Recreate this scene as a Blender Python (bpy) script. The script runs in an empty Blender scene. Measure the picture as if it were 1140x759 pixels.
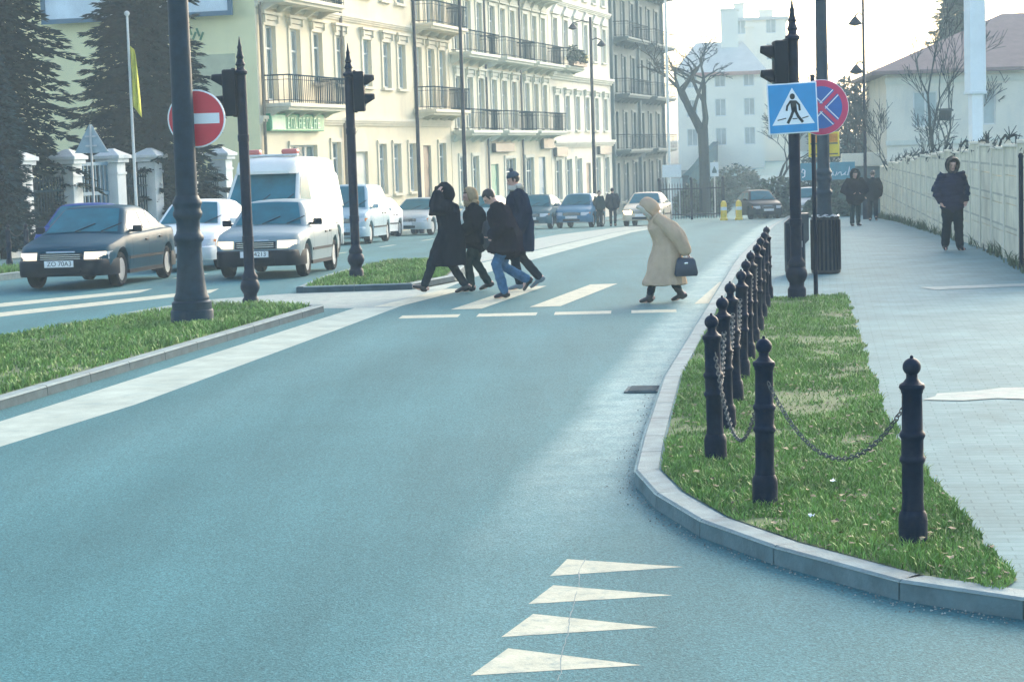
import bpy, bmesh, math, random
from mathutils import Vector, Matrix, noise, Quaternion
S = bpy.context.scene
C = S.collection
R = math.radians
rnd = random.Random(7)

# ------------------------------------------------------------------ camera, sky, sun, exposure
F_PX, CAM_H, PITCH, ROLL = 2200.0, 2.2, math.atan(211.5 / 2200.0), R(1.8)
cd = bpy.data.cameras.new('camera')
cd.sensor_width = 36.0
cd.lens = F_PX / 1140.0 * 36.0
cd.clip_start, cd.clip_end = 0.1, 3000.0
cam = bpy.data.objects.new('camera', cd)
C.objects.link(cam)
_fw = Vector((0, math.cos(PITCH), -math.sin(PITCH)))
_up0 = Vector((0, math.sin(PITCH), math.cos(PITCH)))
_r0 = Vector((1, 0, 0))
_c, _s = math.cos(ROLL), math.sin(ROLL)
_rt = _c * _r0 - _s * _up0
_up = _s * _r0 + _c * _up0
cam.matrix_world = Matrix(((_rt.x, _up.x, -_fw.x, 0), (_rt.y, _up.y, -_fw.y, 0), (_rt.z, _up.z, -_fw.z, CAM_H), (0, 0, 0, 1)))
S.camera = cam

SUN_EL, SUN_AZ = 20.0, 32.0            # azimuth clockwise from +Y (into the picture) towards +X
W = bpy.data.worlds.new('World')
S.world = W
W.use_nodes = True
nt = W.node_tree
nt.nodes.clear()
sky = nt.nodes.new('ShaderNodeTexSky')
sky.sky_type = 'NISHITA'
sky.sun_disc = False
sky.sun_elevation = R(SUN_EL)
sky.sun_rotation = R(SUN_AZ)
sky.air_density, sky.dust_density, sky.ozone_density = 1.0, 3.2, 1.1
bg = nt.nodes.new('ShaderNodeBackground')
bg.inputs['Strength'].default_value = 0.12
wo = nt.nodes.new('ShaderNodeOutputWorld')
nt.links.new(sky.outputs[0], bg.inputs[0])
nt.links.new(bg.outputs[0], wo.inputs[0])
sd = bpy.data.lights.new('sun', 'SUN')
sd.energy = 0.6
sd.angle = R(40)
sd.color = (1.0, 0.96, 0.9)
sun = bpy.data.objects.new('sun', sd)
C.objects.link(sun)
_dir = Vector((math.sin(R(SUN_AZ)) * math.cos(R(SUN_EL)), math.cos(R(SUN_AZ)) * math.cos(R(SUN_EL)), math.sin(R(SUN_EL))))
sun.rotation_euler = _dir.to_track_quat('Z', 'Y').to_euler()
S.view_settings.view_transform = 'Standard'
S.view_settings.look = 'None'
S.view_settings.gamma = 1.0
S.view_settings.exposure = 2.22
HAZE = 0.0014          # density of the air
S.cycles.volume_bounces = 1
S.cycles.max_bounces = 6
S.cycles.use_denoising = True

# ------------------------------------------------------------------ materials
def mat(name, col, rough=0.7, metal=0.0, var=0.12, scale=3.0, bump=0.0, bscale=40.0, emit=None, estr=0.0, alpha=None, spec=0.5, coat=0.0, island=0.0, trans=0.0, dirt=None):
    m = bpy.data.materials.new(name)
    m.use_nodes = True
    t = m.node_tree
    p = t.nodes['Principled BSDF']
    p.inputs['Roughness'].default_value = rough
    p.inputs['Metallic'].default_value = metal
    p.inputs['Specular IOR Level'].default_value = spec
    p.inputs['Coat Weight'].default_value = coat
    tc = t.nodes.new('ShaderNodeTexCoord')
    src = None
    if var > 0:
        nz = t.nodes.new('ShaderNodeTexNoise')
        nz.inputs['Scale'].default_value = scale
        nz.inputs['Detail'].default_value = 6
        nz.inputs['Roughness'].default_value = 0.65
        t.links.new(tc.outputs['Object'], nz.inputs['Vector'])
        cr = t.nodes.new('ShaderNodeValToRGB')
        cr.color_ramp.elements[0].position = 0.3
        cr.color_ramp.elements[1].position = 0.7
        cr.color_ramp.elements[0].color = [c * (1 - var) for c in col] + [1]
        cr.color_ramp.elements[1].color = [min(1, c * (1 + var)) for c in col] + [1]
        t.links.new(nz.outputs[0], cr.inputs[0])
        src = cr.outputs[0]
        if island > 0:
            g = t.nodes.new('ShaderNodeNewGeometry')
            mr = t.nodes.new('ShaderNodeMapRange')
            mr.inputs[3].default_value = 1 - island
            mr.inputs[4].default_value = 1 + island
            t.links.new(g.outputs['Random Per Island'], mr.inputs[0])
            mx = t.nodes.new('ShaderNodeVectorMath')
            mx.operation = 'SCALE'
            t.links.new(src, mx.inputs[0])
            t.links.new(mr.outputs[0], mx.inputs['Scale'])
            src = mx.outputs[0]
        if dirt:
            n2 = t.nodes.new('ShaderNodeTexNoise')
            n2.inputs['Scale'].default_value = dirt[1]
            n2.inputs['Detail'].default_value = 8
            n2.inputs['Roughness'].default_value = 0.7
            mpp = t.nodes.new('ShaderNodeMapping')
            mpp.inputs['Scale'].default_value = dirt[3] if len(dirt) > 3 else (1, 1, 1)
            t.links.new(tc.outputs['Object'], mpp.inputs[0])
            t.links.new(mpp.outputs[0], n2.inputs['Vector'])
            r2 = t.nodes.new('ShaderNodeValToRGB')
            r2.color_ramp.elements[0].position = 0.5
            r2.color_ramp.elements[1].position = 0.72
            r2.color_ramp.elements[1].color = (dirt[2],) * 3 + (1,)
            t.links.new(n2.outputs[0], r2.inputs[0])
            m2 = t.nodes.new('ShaderNodeMix')
            m2.data_type = 'RGBA'
            t.links.new(r2.outputs[0], m2.inputs[0])
            t.links.new(src, m2.inputs[6])
            m2.inputs[7].default_value = (*dirt[0], 1)
            src = m2.outputs[2]
        t.links.new(src, p.inputs['Base Color'])
    else:
        p.inputs['Base Color'].default_value = (*col, 1)
    if bump > 0:
        n3 = t.nodes.new('ShaderNodeTexNoise')
        n3.inputs['Scale'].default_value = bscale
        n3.inputs['Detail'].default_value = 4
        t.links.new(tc.outputs['Object'], n3.inputs['Vector'])
        b = t.nodes.new('ShaderNodeBump')
        b.inputs['Strength'].default_value = bump
        b.inputs['Distance'].default_value = 0.02
        t.links.new(n3.outputs[0], b.inputs['Height'])
        t.links.new(b.outputs[0], p.inputs['Normal'])
    if emit:
        p.inputs['Emission Color'].default_value = (*emit, 1)
        p.inputs['Emission Strength'].default_value = estr
    if trans:
        p.inputs['Transmission Weight'].default_value = trans
    return m

def asphalt():
    m = mat('asphalt', (0.056, 0.160, 0.175), rough=0.75, spec=0.08, var=0.08, scale=0.4, bump=0.35, bscale=90)
    t = m.node_tree
    p = t.nodes['Principled BSDF']
    tc = [n for n in t.nodes if n.type == 'TEX_COORD'][0]
    old = p.inputs['Base Color'].links[0].from_socket
    sx = t.nodes.new('ShaderNodeSeparateXYZ')
    t.links.new(tc.outputs['Object'], sx.inputs[0])
    mu = t.nodes.new('ShaderNodeMath'); mu.operation = 'MULTIPLY_ADD'       # u = x - .155 y
    mu.inputs[1].default_value = -0.155
    t.links.new(sx.outputs[1], mu.inputs[0]); t.links.new(sx.outputs[0], mu.inputs[2])
    wob = t.nodes.new('ShaderNodeTexNoise'); wob.inputs['Scale'].default_value = 0.35; wob.inputs['Detail'].default_value = 5
    t.links.new(tc.outputs['Object'], wob.inputs['Vector'])
    ad = t.nodes.new('ShaderNodeMath'); ad.operation = 'MULTIPLY_ADD'; ad.inputs[1].default_value = 0.3
    t.links.new(wob.outputs[0], ad.inputs[0]); t.links.new(mu.outputs[0], ad.inputs[2])
    cr = t.nodes.new('ShaderNodeValToRGB')                                   # pale dust swept up beside the right kerb
    mr = t.nodes.new('ShaderNodeMapRange'); mr.inputs[1].default_value = -8; mr.inputs[2].default_value = 2
    t.links.new(ad.outputs[0], mr.inputs[0]); t.links.new(mr.outputs[0], cr.inputs[0])
    e = cr.color_ramp.elements
    e[0].position = 0.0; e[0].color = (0, 0, 0, 1)
    e[1].position = 1.0; e[1].color = (0.08, 0.08, 0.08, 1)
    for pos, v in ((0.2, 0.0), (0.27, 0.06), (0.36, 0.0), (0.52, 0.02), (0.605, 0.07), (0.628, 0.62), (0.668, 0.75), (0.70, 0.4), (0.78, 0.1)):
        k = cr.color_ramp.elements.new(pos); k.color = (v, v, v, 1)
    mx = t.nodes.new('ShaderNodeMix'); mx.data_type = 'RGBA'
    fy = t.nodes.new('ShaderNodeMapRange'); fy.inputs[1].default_value = 10.5; fy.inputs[2].default_value = 15.5; fy.inputs[3].default_value = 0.12; fy.inputs[4].default_value = 1.0
    t.links.new(sx.outputs[1], fy.inputs[0])
    n7 = t.nodes.new('ShaderNodeTexNoise'); n7.inputs['Scale'].default_value = 2.6; n7.inputs['Detail'].default_value = 7; n7.inputs['Roughness'].default_value = 0.7
    t.links.new(tc.outputs['Object'], n7.inputs['Vector'])
    f7 = t.nodes.new('ShaderNodeMapRange'); f7.inputs[1].default_value = 0.3; f7.inputs[2].default_value = 0.65; f7.inputs[3].default_value = 0.45; f7.inputs[4].default_value = 1.0
    t.links.new(n7.outputs[0], f7.inputs[0])
    f8 = t.nodes.new('ShaderNodeMath'); f8.operation = 'MULTIPLY'; t.links.new(fy.outputs[0], f8.inputs[0]); t.links.new(f7.outputs[0], f8.inputs[1])
    f9 = t.nodes.new('ShaderNodeMath'); f9.operation = 'MULTIPLY'; t.links.new(cr.outputs[0], f9.inputs[0]); t.links.new(f8.outputs[0], f9.inputs[1])
    t.links.new(f9.outputs[0], mx.inputs[0]); t.links.new(old, mx.inputs[6])
    mx.inputs[7].default_value = (0.36, 0.47, 0.44, 1)
    gr = t.nodes.new('ShaderNodeTexNoise'); gr.inputs['Scale'].default_value = 60; gr.inputs['Detail'].default_value = 3
    t.links.new(tc.outputs['Object'], gr.inputs['Vector'])
    g2 = t.nodes.new('ShaderNodeMapRange'); g2.inputs[1].default_value = 0.3; g2.inputs[2].default_value = 0.7; g2.inputs[3].default_value = 0.75; g2.inputs[4].default_value = 1.25
    t.links.new(gr.outputs[0], g2.inputs[0])
    vs = t.nodes.new('ShaderNodeVectorMath'); vs.operation = 'SCALE'
    t.links.new(mx.outputs[2], vs.inputs[0]); t.links.new(g2.outputs[0], vs.inputs['Scale'])
    # pale and dark stones in the surface, faint wheel tracks along the lane
    vo = t.nodes.new('ShaderNodeTexVoronoi'); vo.inputs['Scale'].default_value = 75
    t.links.new(tc.outputs['Object'], vo.inputs['Vector'])
    sc_ = t.nodes.new('ShaderNodeSeparateColor'); t.links.new(vo.outputs['Color'], sc_.inputs[0])
    v2 = t.nodes.new('ShaderNodeMapRange'); v2.inputs[3].default_value = 0.80; v2.inputs[4].default_value = 1.22
    t.links.new(sc_.outputs[0], v2.inputs[0])
    tr = t.nodes.new('ShaderNodeMath'); tr.operation = 'SINE'
    tm = t.nodes.new('ShaderNodeMath'); tm.operation = 'MULTIPLY_ADD'; tm.inputs[1].default_value = 3.6; tm.inputs[2].default_value = 0.8
    t.links.new(ad.outputs[0], tm.inputs[0]); t.links.new(tm.outputs[0], tr.inputs[0])
    t3 = t.nodes.new('ShaderNodeMapRange'); t3.inputs[1].default_value = -1; t3.inputs[3].default_value = 0.94; t3.inputs[4].default_value = 1.05
    t.links.new(tr.outputs[0], t3.inputs[0])
    # long smears in the direction of travel
    mp = t.nodes.new('ShaderNodeMapping'); mp.inputs['Rotation'].default_value = (0, 0, R(8.8)); mp.inputs['Scale'].default_value = (2.2, 0.16, 1)
    t.links.new(tc.outputs['Object'], mp.inputs[0])
    ns = t.nodes.new('ShaderNodeTexNoise'); ns.inputs['Scale'].default_value = 1.0; ns.inputs['Detail'].default_value = 8; ns.inputs['Roughness'].default_value = 0.7
    t.links.new(mp.outputs[0], ns.inputs['Vector'])
    n4 = t.nodes.new('ShaderNodeMapRange'); n4.inputs[1].default_value = 0.3; n4.inputs[2].default_value = 0.7; n4.inputs[3].default_value = 0.90; n4.inputs[4].default_value = 1.09
    t.links.new(ns.outputs[0], n4.inputs[0])
    k1 = t.nodes.new('ShaderNodeMath'); k1.operation = 'MULTIPLY'; t.links.new(v2.outputs[0], k1.inputs[0]); t.links.new(t3.outputs[0], k1.inputs[1])
    k2 = t.nodes.new('ShaderNodeMath'); k2.operation = 'MULTIPLY'; t.links.new(k1.outputs[0], k2.inputs[0]); t.links.new(n4.outputs[0], k2.inputs[1])
    v5 = t.nodes.new('ShaderNodeVectorMath'); v5.operation = 'SCALE'
    t.links.new(vs.outputs[0], v5.inputs[0]); t.links.new(k2.outputs[0], v5.inputs['Scale'])
    t.links.new(v5.outputs[0], p.inputs['Base Color'])
    return m

def bricks(name, c1, c2, mortar, sc, bw=0.5, rh=0.25, rough=0.8, msize=0.012, rotz=0.0, flip=False):
    m = bpy.data.materials.new(name)
    m.use_nodes = True
    t = m.node_tree
    p = t.nodes['Principled BSDF']
    p.inputs['Roughness'].default_value = rough
    p.inputs['Specular IOR Level'].default_value = 0.1
    tc = t.nodes.new('ShaderNodeTexCoord')
    mp = t.nodes.new('ShaderNodeMapping')
    mp.inputs['Rotation'].default_value = (R(90) if flip else 0, 0, rotz)
    t.links.new(tc.outputs['Object'], mp.inputs[0])
    br = t.nodes.new('ShaderNodeTexBrick')
    br.inputs['Scale'].default_value = sc
    br.inputs['Brick Width'].default_value = bw
    br.inputs['Row Height'].default_value = rh
    br.inputs['Mortar Size'].default_value = msize
    br.inputs['Color1'].default_value = (*c1, 1)
    br.inputs['Color2'].default_value = (*c2, 1)
    br.inputs['Mortar'].default_value = (*mortar, 1)
    t.links.new(mp.outputs[0], br.inputs[0])
    nz = t.nodes.new('ShaderNodeTexNoise'); nz.inputs['Scale'].default_value = 1.3; nz.inputs['Detail'].default_value = 7; nz.inputs['Roughness'].default_value = 0.7
    t.links.new(tc.outputs['Object'], nz.inputs['Vector'])
    mr = t.nodes.new('ShaderNodeMapRange'); mr.inputs[1].default_value = 0.25; mr.inputs[2].default_value = 0.75; mr.inputs[3].default_value = 0.72; mr.inputs[4].default_value = 1.25
    t.links.new(nz.outputs[0], mr.inputs[0])
    vs = t.nodes.new('ShaderNodeVectorMath'); vs.operation = 'SCALE'
    t.links.new(br.outputs[0], vs.inputs[0]); t.links.new(mr.outputs[0], vs.inputs['Scale'])
    t.links.new(vs.outputs[0], p.inputs['Base Color'])
    b = t.nodes.new('ShaderNodeBump'); b.inputs['Strength'].default_value = 0.4; b.inputs['Distance'].default_value = 0.01
    t.links.new(br.outputs['Fac'], b.inputs['Height']); b.invert = True
    t.links.new(b.outputs[0], p.inputs['Normal'])
    return m

M = {}
M['asphalt'] = asphalt()
M['earth'] = mat('earth', (0.10, 0.11, 0.09), 0.95, var=0.3, scale=0.4)
M['paving'] = bricks('grey_paving', (0.13, 0.235, 0.25), (0.112, 0.21, 0.225), (0.088, 0.17, 0.182), 2.4, 0.5, 0.25, rotz=R(9))
M['pale_paving'] = mat('pale_paving', (0.22, 0.29, 0.27), 0.85, var=0.18, scale=5, bump=0.2, dirt=((0.3, 0.31, 0.3), 3, 0.8))
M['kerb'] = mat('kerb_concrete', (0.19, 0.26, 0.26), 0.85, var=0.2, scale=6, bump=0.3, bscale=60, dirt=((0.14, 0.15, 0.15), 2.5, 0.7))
M['kerb_face'] = mat('shaded_kerb_face', (0.10, 0.165, 0.175), 0.9, var=0.25, scale=5, bump=0.3, bscale=50, dirt=((0.19, 0.26, 0.26), 2.2, 0.6))  # kerb concrete darkened, the shade on upright faces put into the colour
M['kerb_dark'] = mat('deep_shaded_kerb_face', (0.045, 0.085, 0.10), 0.9, var=0.25, scale=5, dirt=((0.09, 0.14, 0.15), 2.2, 0.6))  # darker still: painted shade for the median and island kerb faces
M['worn_gutter'] = mat('worn_gutter_asphalt', (0.22, 0.315, 0.31), 0.85, var=0.16, scale=3, bump=0.2, spec=0.1, dirt=((0.10, 0.18, 0.195), 2.5, 0.8))
M['gutter'] = mat('gutter_concrete', (0.36, 0.42, 0.365), 0.85, var=0.18, scale=2.2, bump=0.2, spec=0.1, dirt=((0.24, 0.32, 0.31), 3.5, 0.6))
M['paint'] = mat('road_paint', (0.45, 0.46, 0.355), 0.75, var=0.14, scale=5, bump=0.2, spec=0.1, dirt=((0.14, 0.22, 0.23), 11, 0.75))
M['grass_soil'] = mat('grass_soil', (0.07, 0.12, 0.04), 0.95, var=0.35, scale=3, dirt=((0.12, 0.12, 0.06), 1.6, 0.5))
M['grass'] = mat('grass_blades', (0.15, 0.285, 0.055), 0.6, var=0.4, scale=1.4, island=0.45, dirt=((0.24, 0.25, 0.085), 1.4, 0.45))
M['iron'] = mat('cast_iron_paint', (0.010, 0.020, 0.038), 0.5, spec=0.08, var=0.3, scale=9, bump=0.15, bscale=50, dirt=((0.04, 0.038, 0.04), 7, 0.4))
M['iron_blue'] = mat('blue_grey_iron_paint', (0.014, 0.036, 0.056), 0.45, spec=0.08, var=0.25, scale=7, bump=0.12, bscale=40, dirt=((0.03, 0.05, 0.062), 5, 0.4))
M['black'] = mat('black_plastic', (0.010, 0.017, 0.026), 0.5, var=0.2, spec=0.08)
M['rubber'] = mat('tyre_rubber', (0.012, 0.018, 0.024), 0.8, var=0.2, spec=0.05)
M['rail'] = mat('balcony_rail_paint', (0.016, 0.038, 0.052), 0.9, var=0.3, spec=0.0)
M['steel'] = mat('galvanised_steel', (0.42, 0.45, 0.46), 0.45, 0.6, var=0.12, scale=8)
M['alloy'] = mat('alloy_rim', (0.5, 0.53, 0.55), 0.35, 0.7, var=0.1)
M['chrome'] = mat('chrome', (0.7, 0.72, 0.73), 0.2, 0.9, var=0.05)
M['glass'] = mat('car_glass', (0.012, 0.125, 0.165), 0.2, var=0.25, scale=2, spec=0.1)
M['pane_light'] = mat('curtained_window_glass', (0.34, 0.42, 0.41), 0.2, var=0.2, scale=1, spec=0.4)
M['pane'] = mat('window_glass', (0.26, 0.32, 0.31), 0.12, var=0.4, scale=0.9, spec=0.8)
M['pane_dark'] = mat('dark_window_glass', (0.09, 0.15, 0.155), 0.12, var=0.4, scale=0.9, spec=0.8)
M['lamp_lit'] = mat('lit_headlamp', (0.45, 0.44, 0.4), 0.2, var=0, emit=(1.0, 0.76, 0.44), estr=0.36)
M['lamp_glow'] = mat('bright_headlamp', (0.9, 0.88, 0.8), 0.2, var=0, emit=(1.0, 0.78, 0.45), estr=12.0)
M['lens'] = mat('lamp_glass', (0.55, 0.58, 0.6), 0.15, var=0.1)
M['amber'] = mat('amber_lens', (0.6, 0.2, 0.03), 0.25, var=0.1)
M['red_lens'] = mat('red_lens', (0.45, 0.03, 0.03), 0.25, var=0.1)
M['plate'] = mat('number_plate', (0.75, 0.76, 0.75), 0.4, var=0.05)
M['sign_white'] = mat('sign_white', (0.78, 0.82, 0.84), 0.4, var=0.06, scale=4)
M['sign_blue'] = mat('sign_blue', (0.015, 0.27, 0.56), 0.4, var=0.1, scale=4)
M['sign_navy'] = mat('sign_navy', (0.03, 0.14, 0.42), 0.4, var=0.1, scale=4)
M['sign_red'] = mat('sign_red', (0.62, 0.025, 0.05), 0.4, var=0.1, scale=4)
M['sign_pink'] = mat('faded_sign_red', (0.60, 0.045, 0.13), 0.4, var=0.12, scale=4)
M['sign_yellow'] = mat('sign_yellow', (0.85, 0.62, 0.06), 0.45, var=0.1, scale=4)
M['sign_black'] = mat('sign_black', (0.01, 0.015, 0.015), 0.5, var=0)
M['bark'] = mat('bark', (0.018, 0.034, 0.040), 0.9, spec=0.0, var=0.35, scale=6, bump=0.6, bscale=14)
M['twig'] = mat('twig_bark', (0.045, 0.06, 0.062), 0.9, spec=0.0, var=0.3, scale=6)
M['needle'] = mat('spruce_needles', (0.006, 0.019, 0.021), 0.8, var=0.4, scale=1.2, island=0.5, spec=0.0)
M['needle_blue'] = mat('blue_spruce_needles', (0.022, 0.055, 0.068), 0.8, var=0.35, scale=1.5, island=0.45, spec=0.0)
M['hedge'] = mat('hedge_leaves', (0.035, 0.075, 0.05), 0.7, var=0.4, scale=1.0, island=0.5)
M['skin'] = mat('skin', (0.55, 0.34, 0.27), 0.55, var=0.06)
M['eye'] = mat('eye', (0.03, 0.025, 0.02), 0.3, var=0)
M['lip'] = mat('lip', (0.38, 0.15, 0.13), 0.5, var=0)

# ------------------------------------------------------------------ mesh helpers
class MB:
    def __init__(self):
        self.bm = bmesh.new()
    def box(self, c, s, rot=None, bevel=0.0):
        m = Matrix.Translation(Vector(c))
        if rot is not None:
            m = m @ (rot if isinstance(rot, Matrix) else Matrix.Rotation(rot, 4, 'Z'))
        m = m @ Matrix.Diagonal((*s, 1.0))
        r = bmesh.ops.create_cube(self.bm, size=1.0, matrix=m)
        if bevel > 0:
            es = list({e for v in r['verts'] for e in v.link_edges})
            bmesh.ops.bevel(self.bm, geom=es, offset=bevel, segments=2, affect='EDGES', profile=0.5)
        return self
    def rings(self, rings, cap=True, closed=True):
        vs = [[self.bm.verts.new(p) for p in r] for r in rings]
        n = len(vs[0])
        for a, b in zip(vs[:-1], vs[1:]):
            for i in range(n if closed else n - 1):
                j = (i + 1) % n
                try:
                    self.bm.faces.new((a[i], a[j], b[j], b[i]))
                except ValueError:
                    pass
        if cap and closed:
            for r in (vs[0], vs[-1]):
                try:
                    self.bm.faces.new(r)
                except ValueError:
                    pass
        return self
    def lathe(self, prof, seg=20, c=(0, 0, 0), axis='z', phase=0.0):
        rs = []
        for r, z in prof:
            ring = []
            for k in range(seg):
                a = phase + 2 * math.pi * k / seg
                u, v = r * math.cos(a), r * math.sin(a)
                p = (u, v, z) if axis == 'z' else (z, u, v) if axis == 'x' else (v, z, u)
                ring.append((p[0] + c[0], p[1] + c[1], p[2] + c[2]))
            rs.append(ring)
        return self.rings(rs)
    def tube(self, pts, rad, seg=8, flat=None, cap=True):
        pts = [Vector(p) for p in pts]
        n = len(pts)
        if not isinstance(rad, (list, tuple)):
            rad = [rad] * n
        rs = []
        x = None
        for i, p in enumerate(pts):
            t = (pts[min(i + 1, n - 1)] - pts[max(i - 1, 0)]).normalized()
            if x is None:
                ref = Vector(flat) if flat else (Vector((0, 0, 1)) if abs(t.z) < 0.9 else Vector((1, 0, 0)))
                x = (ref - t * ref.dot(t)).normalized()
            else:
                x = (x - t * x.dot(t)).normalized()
            y = t.cross(x)
            ra = rad[i]
            ra, rb = ra if isinstance(ra, (list, tuple)) else (ra, ra)
            rs.append([p + x * (ra * math.cos(2 * math.pi * k / seg)) + y * (rb * math.sin(2 * math.pi * k / seg)) for k in range(seg)])
        return self.rings(rs, cap)
    def limb(self, pts, rad, seg=12, flat=None):
        """a closed limb with rounded ends"""
        pts = [Vector(p) for p in pts]
        rad = [r if isinstance(r, (list, tuple)) else (r, r) for r in rad]
        d0 = (pts[0] - pts[1]).normalized(); d1 = (pts[-1] - pts[-2]).normalized()
        r0 = min(rad[0]); r1 = min(rad[-1])
        P = [pts[0] + d0 * r0 * 0.9, pts[0] + d0 * r0 * 0.6] + pts + [pts[-1] + d1 * r1 * 0.6, pts[-1] + d1 * r1 * 0.9]
        sc = lambda r, k: (r[0] * k, r[1] * k)
        Q = [sc(rad[0], 0.4), sc(rad[0], 0.8)] + rad + [sc(rad[-1], 0.8), sc(rad[-1], 0.4)]
        return self.tube(P, Q, seg, flat)
    def prism(self, poly, y0, y1, plane='xz'):
        """polygon in a plane pushed between two depths"""
        def pt(a, b, d):
            return (a, d, b) if plane == 'xz' else (d, a, b) if plane == 'yz' else (a, b, d)
        A = [self.bm.verts.new(pt(a, b, y0)) for a, b in poly]
        B = [self.bm.verts.new(pt(a, b, y1)) for a, b in poly]
        n = len(poly)
        self.bm.faces.new(A); self.bm.faces.new(B)
        for i in range(n):
            j = (i + 1) % n
            self.bm.faces.new((A[i], A[j], B[j], B[i]))
        return self
    def quad(self, *p):
        self.bm.faces.new([self.bm.verts.new(q) for q in p])
        return self
    def ball(self, c, s, seg=16):
        m = Matrix.Translation(Vector(c)) @ Matrix.Diagonal((*s, 1.0))
        bmesh.ops.create_uvsphere(self.bm, u_segments=seg, v_segments=max(6, seg * 2 // 3), radius=1.0, matrix=m)
        return self
    def build(self, name, m=None, parent=None, smooth=True, angle=38, weld=False):
        if weld:
            bmesh.ops.remove_doubles(self.bm, verts=self.bm.verts, dist=1e-5)
        bmesh.ops.recalc_face_normals(self.bm, faces=self.bm.faces)
        if smooth:
            lim = R(angle)
            for f in self.bm.faces:
                f.smooth = True
            for e in self.bm.edges:
                if len(e.link_faces) == 2 and e.calc_face_angle(0) > lim:
                    e.smooth = False
        me = bpy.data.meshes.new(name)
        self.bm.to_mesh(me)
        self.bm.free()
        return link(name, me, m, parent)

def link(name, me, m=None, parent=None):
    o = bpy.data.objects.new(name, me)
    C.objects.link(o)
    if m is not None:
        me.materials.append(M[m] if isinstance(m, str) else m)
    if parent is not None:
        o.parent = parent
    return o

def raw(name, verts, faces, m, parent=None):
    me = bpy.data.meshes.new(name)
    me.from_pydata(verts, [], faces)
    me.update()
    return link(name, me, m, parent)

def tag(o, label, cat, group=None):
    o['label'] = label
    o['category'] = cat
    if group:
        o['group'] = group
    return o

def thing(name, label, cat, loc=(0, 0, 0), rz=0.0, group=None):
    o = bpy.data.objects.new(name, None)
    o.empty_display_size = 0.2
    C.objects.link(o)
    o.location = loc
    o.rotation_euler = (0, 0, rz)
    return tag(o, label, cat, group)

def struct(o):
    o['kind'] = 'structure'
    return o

def dup(root, loc=None, rz=None, label=None, group=None):
    r = root.copy()
    C.objects.link(r)
    if loc is not None: r.location = loc
    if rz is not None: r.rotation_euler = (0, 0, rz)
    if label: r['label'] = label
    if group: r['group'] = group
    for ch in root.children:
        c = ch.copy(); C.objects.link(c); c.parent = r
        for g in ch.children:
            d = g.copy(); C.objects.link(d); d.parent = c
    return r

def remesh(o, vox=0.012, smooth=3, fold=0.0, fscale=6.0, stretch=(1, 1, 0.35)):
    """one continuous skin over overlapping limbs"""
    md = o.modifiers.new('r', 'REMESH'); md.mode = 'VOXEL'; md.voxel_size = vox; md.use_smooth_shade = True
    sm = o.modifiers.new('s', 'SMOOTH'); sm.factor = 0.5; sm.iterations = smooth
    dg = bpy.context.evaluated_depsgraph_get()
    me = bpy.data.meshes.new_from_object(o.evaluated_get(dg))
    o.modifiers.clear()
    old = o.data
    if not me.materials:
        for m_ in old.materials:
            me.materials.append(m_)
    o.data = me
    bpy.data.meshes.remove(old)
    if fold:
        off = Vector((rnd.uniform(0, 50), rnd.uniform(0, 50), rnd.uniform(0, 50)))
        ns = [v.normal.copy() for v in me.vertices]
        for v, nn in zip(me.vertices, ns):
            q = Vector((v.co.x * stretch[0], v.co.y * stretch[1], v.co.z * stretch[2])) * fscale + off
            v.co += nn * (fold * (noise.noise(q) + 0.5 * noise.noise(q * 2.3)))
    for p in me.polygons:
        p.use_smooth = True
    return o

# ------------------------------------------------------------------ terrain: level to the crossing, then falling gently, a hill beyond
_K = [(-200, 0), (34, 0), (36, -0.01), (38, -0.04), (40, -0.08)] + [(y, -0.08 - 0.02 * (y - 40) - 0.010 * max(0, y - 64)) for y in range(44, 121, 4)] + \
     [(126, -2.36), (134, -2.34), (142, -2.05), (150, -1.7), (160, -1.15), (180, -0.3), (200, 0.4), (230, 1.3), (260, 2.0), (320, 2.6), (700, 4.0)]
def G(y):
    for (a, za), (b, zb) in zip(_K[:-1], _K[1:]):
        if y <= b:
            return za + (zb - za) * (y - a) / (b - a)
    return _K[-1][1]

def drape(mb, h=0.0):
    for k, _z in _K:
        if k > 30:
            bmesh.ops.bisect_plane(mb.bm, geom=mb.bm.verts[:] + mb.bm.edges[:] + mb.bm.faces[:], plane_co=(0, k, 0), plane_no=(0, 1, 0), dist=1e-6)
    for v in mb.bm.verts:
        v.co.z += G(v.co.y) + h
    return mb

def sheet(name, poly, h, m):
    mb = MB()
    mb.bm.faces.new([mb.bm.verts.new((x, y, 0)) for x, y in poly])
    bmesh.ops.triangulate(mb.bm, faces=mb.bm.faces)
    drape(mb, h)
    return struct(mb.build(name, m, smooth=False))

def kerb(name, line, w, h, m='kerb', side=1, joint=1.0, face='kerb_face'):
    """kerb stones along a polyline, with a joint every metre; side +1 puts the width to the right of the line"""
    pts = [Vector((x, y, 0)) for x, y in line]
    out = [pts[0]]
    for a, b in zip(pts[:-1], pts[1:]):
        n = max(1, round((b - a).length / joint))
        for i in range(1, n + 1):
            out.append(a.lerp(b, i / n))
    mb = MB()
    for a, b in zip(out[:-1], out[1:]):
        t = (b - a).normalized()
        nr = Vector((t.y, -t.x, 0)) * side
        g = t * 0.006
        rs = []
        for p in (a + g, b - g):
            z = G(p.y)
            q = p + nr * w
            rs.append([(p.x, p.y, z - 0.1), (p.x + nr.x * 0.008, p.y + nr.y * 0.008, z + h - 0.015), (p.x + nr.x * 0.025, p.y + nr.y * 0.025, z + h),
                       (q.x, q.y, z + h), (q.x, q.y, z - 0.1)])
        mb.rings(rs)
    o = mb.build(name, m)
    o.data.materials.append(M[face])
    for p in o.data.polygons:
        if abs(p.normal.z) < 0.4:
            p.material_index = 1  # upright faces get the painted shade colour
    return struct(o)

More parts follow.
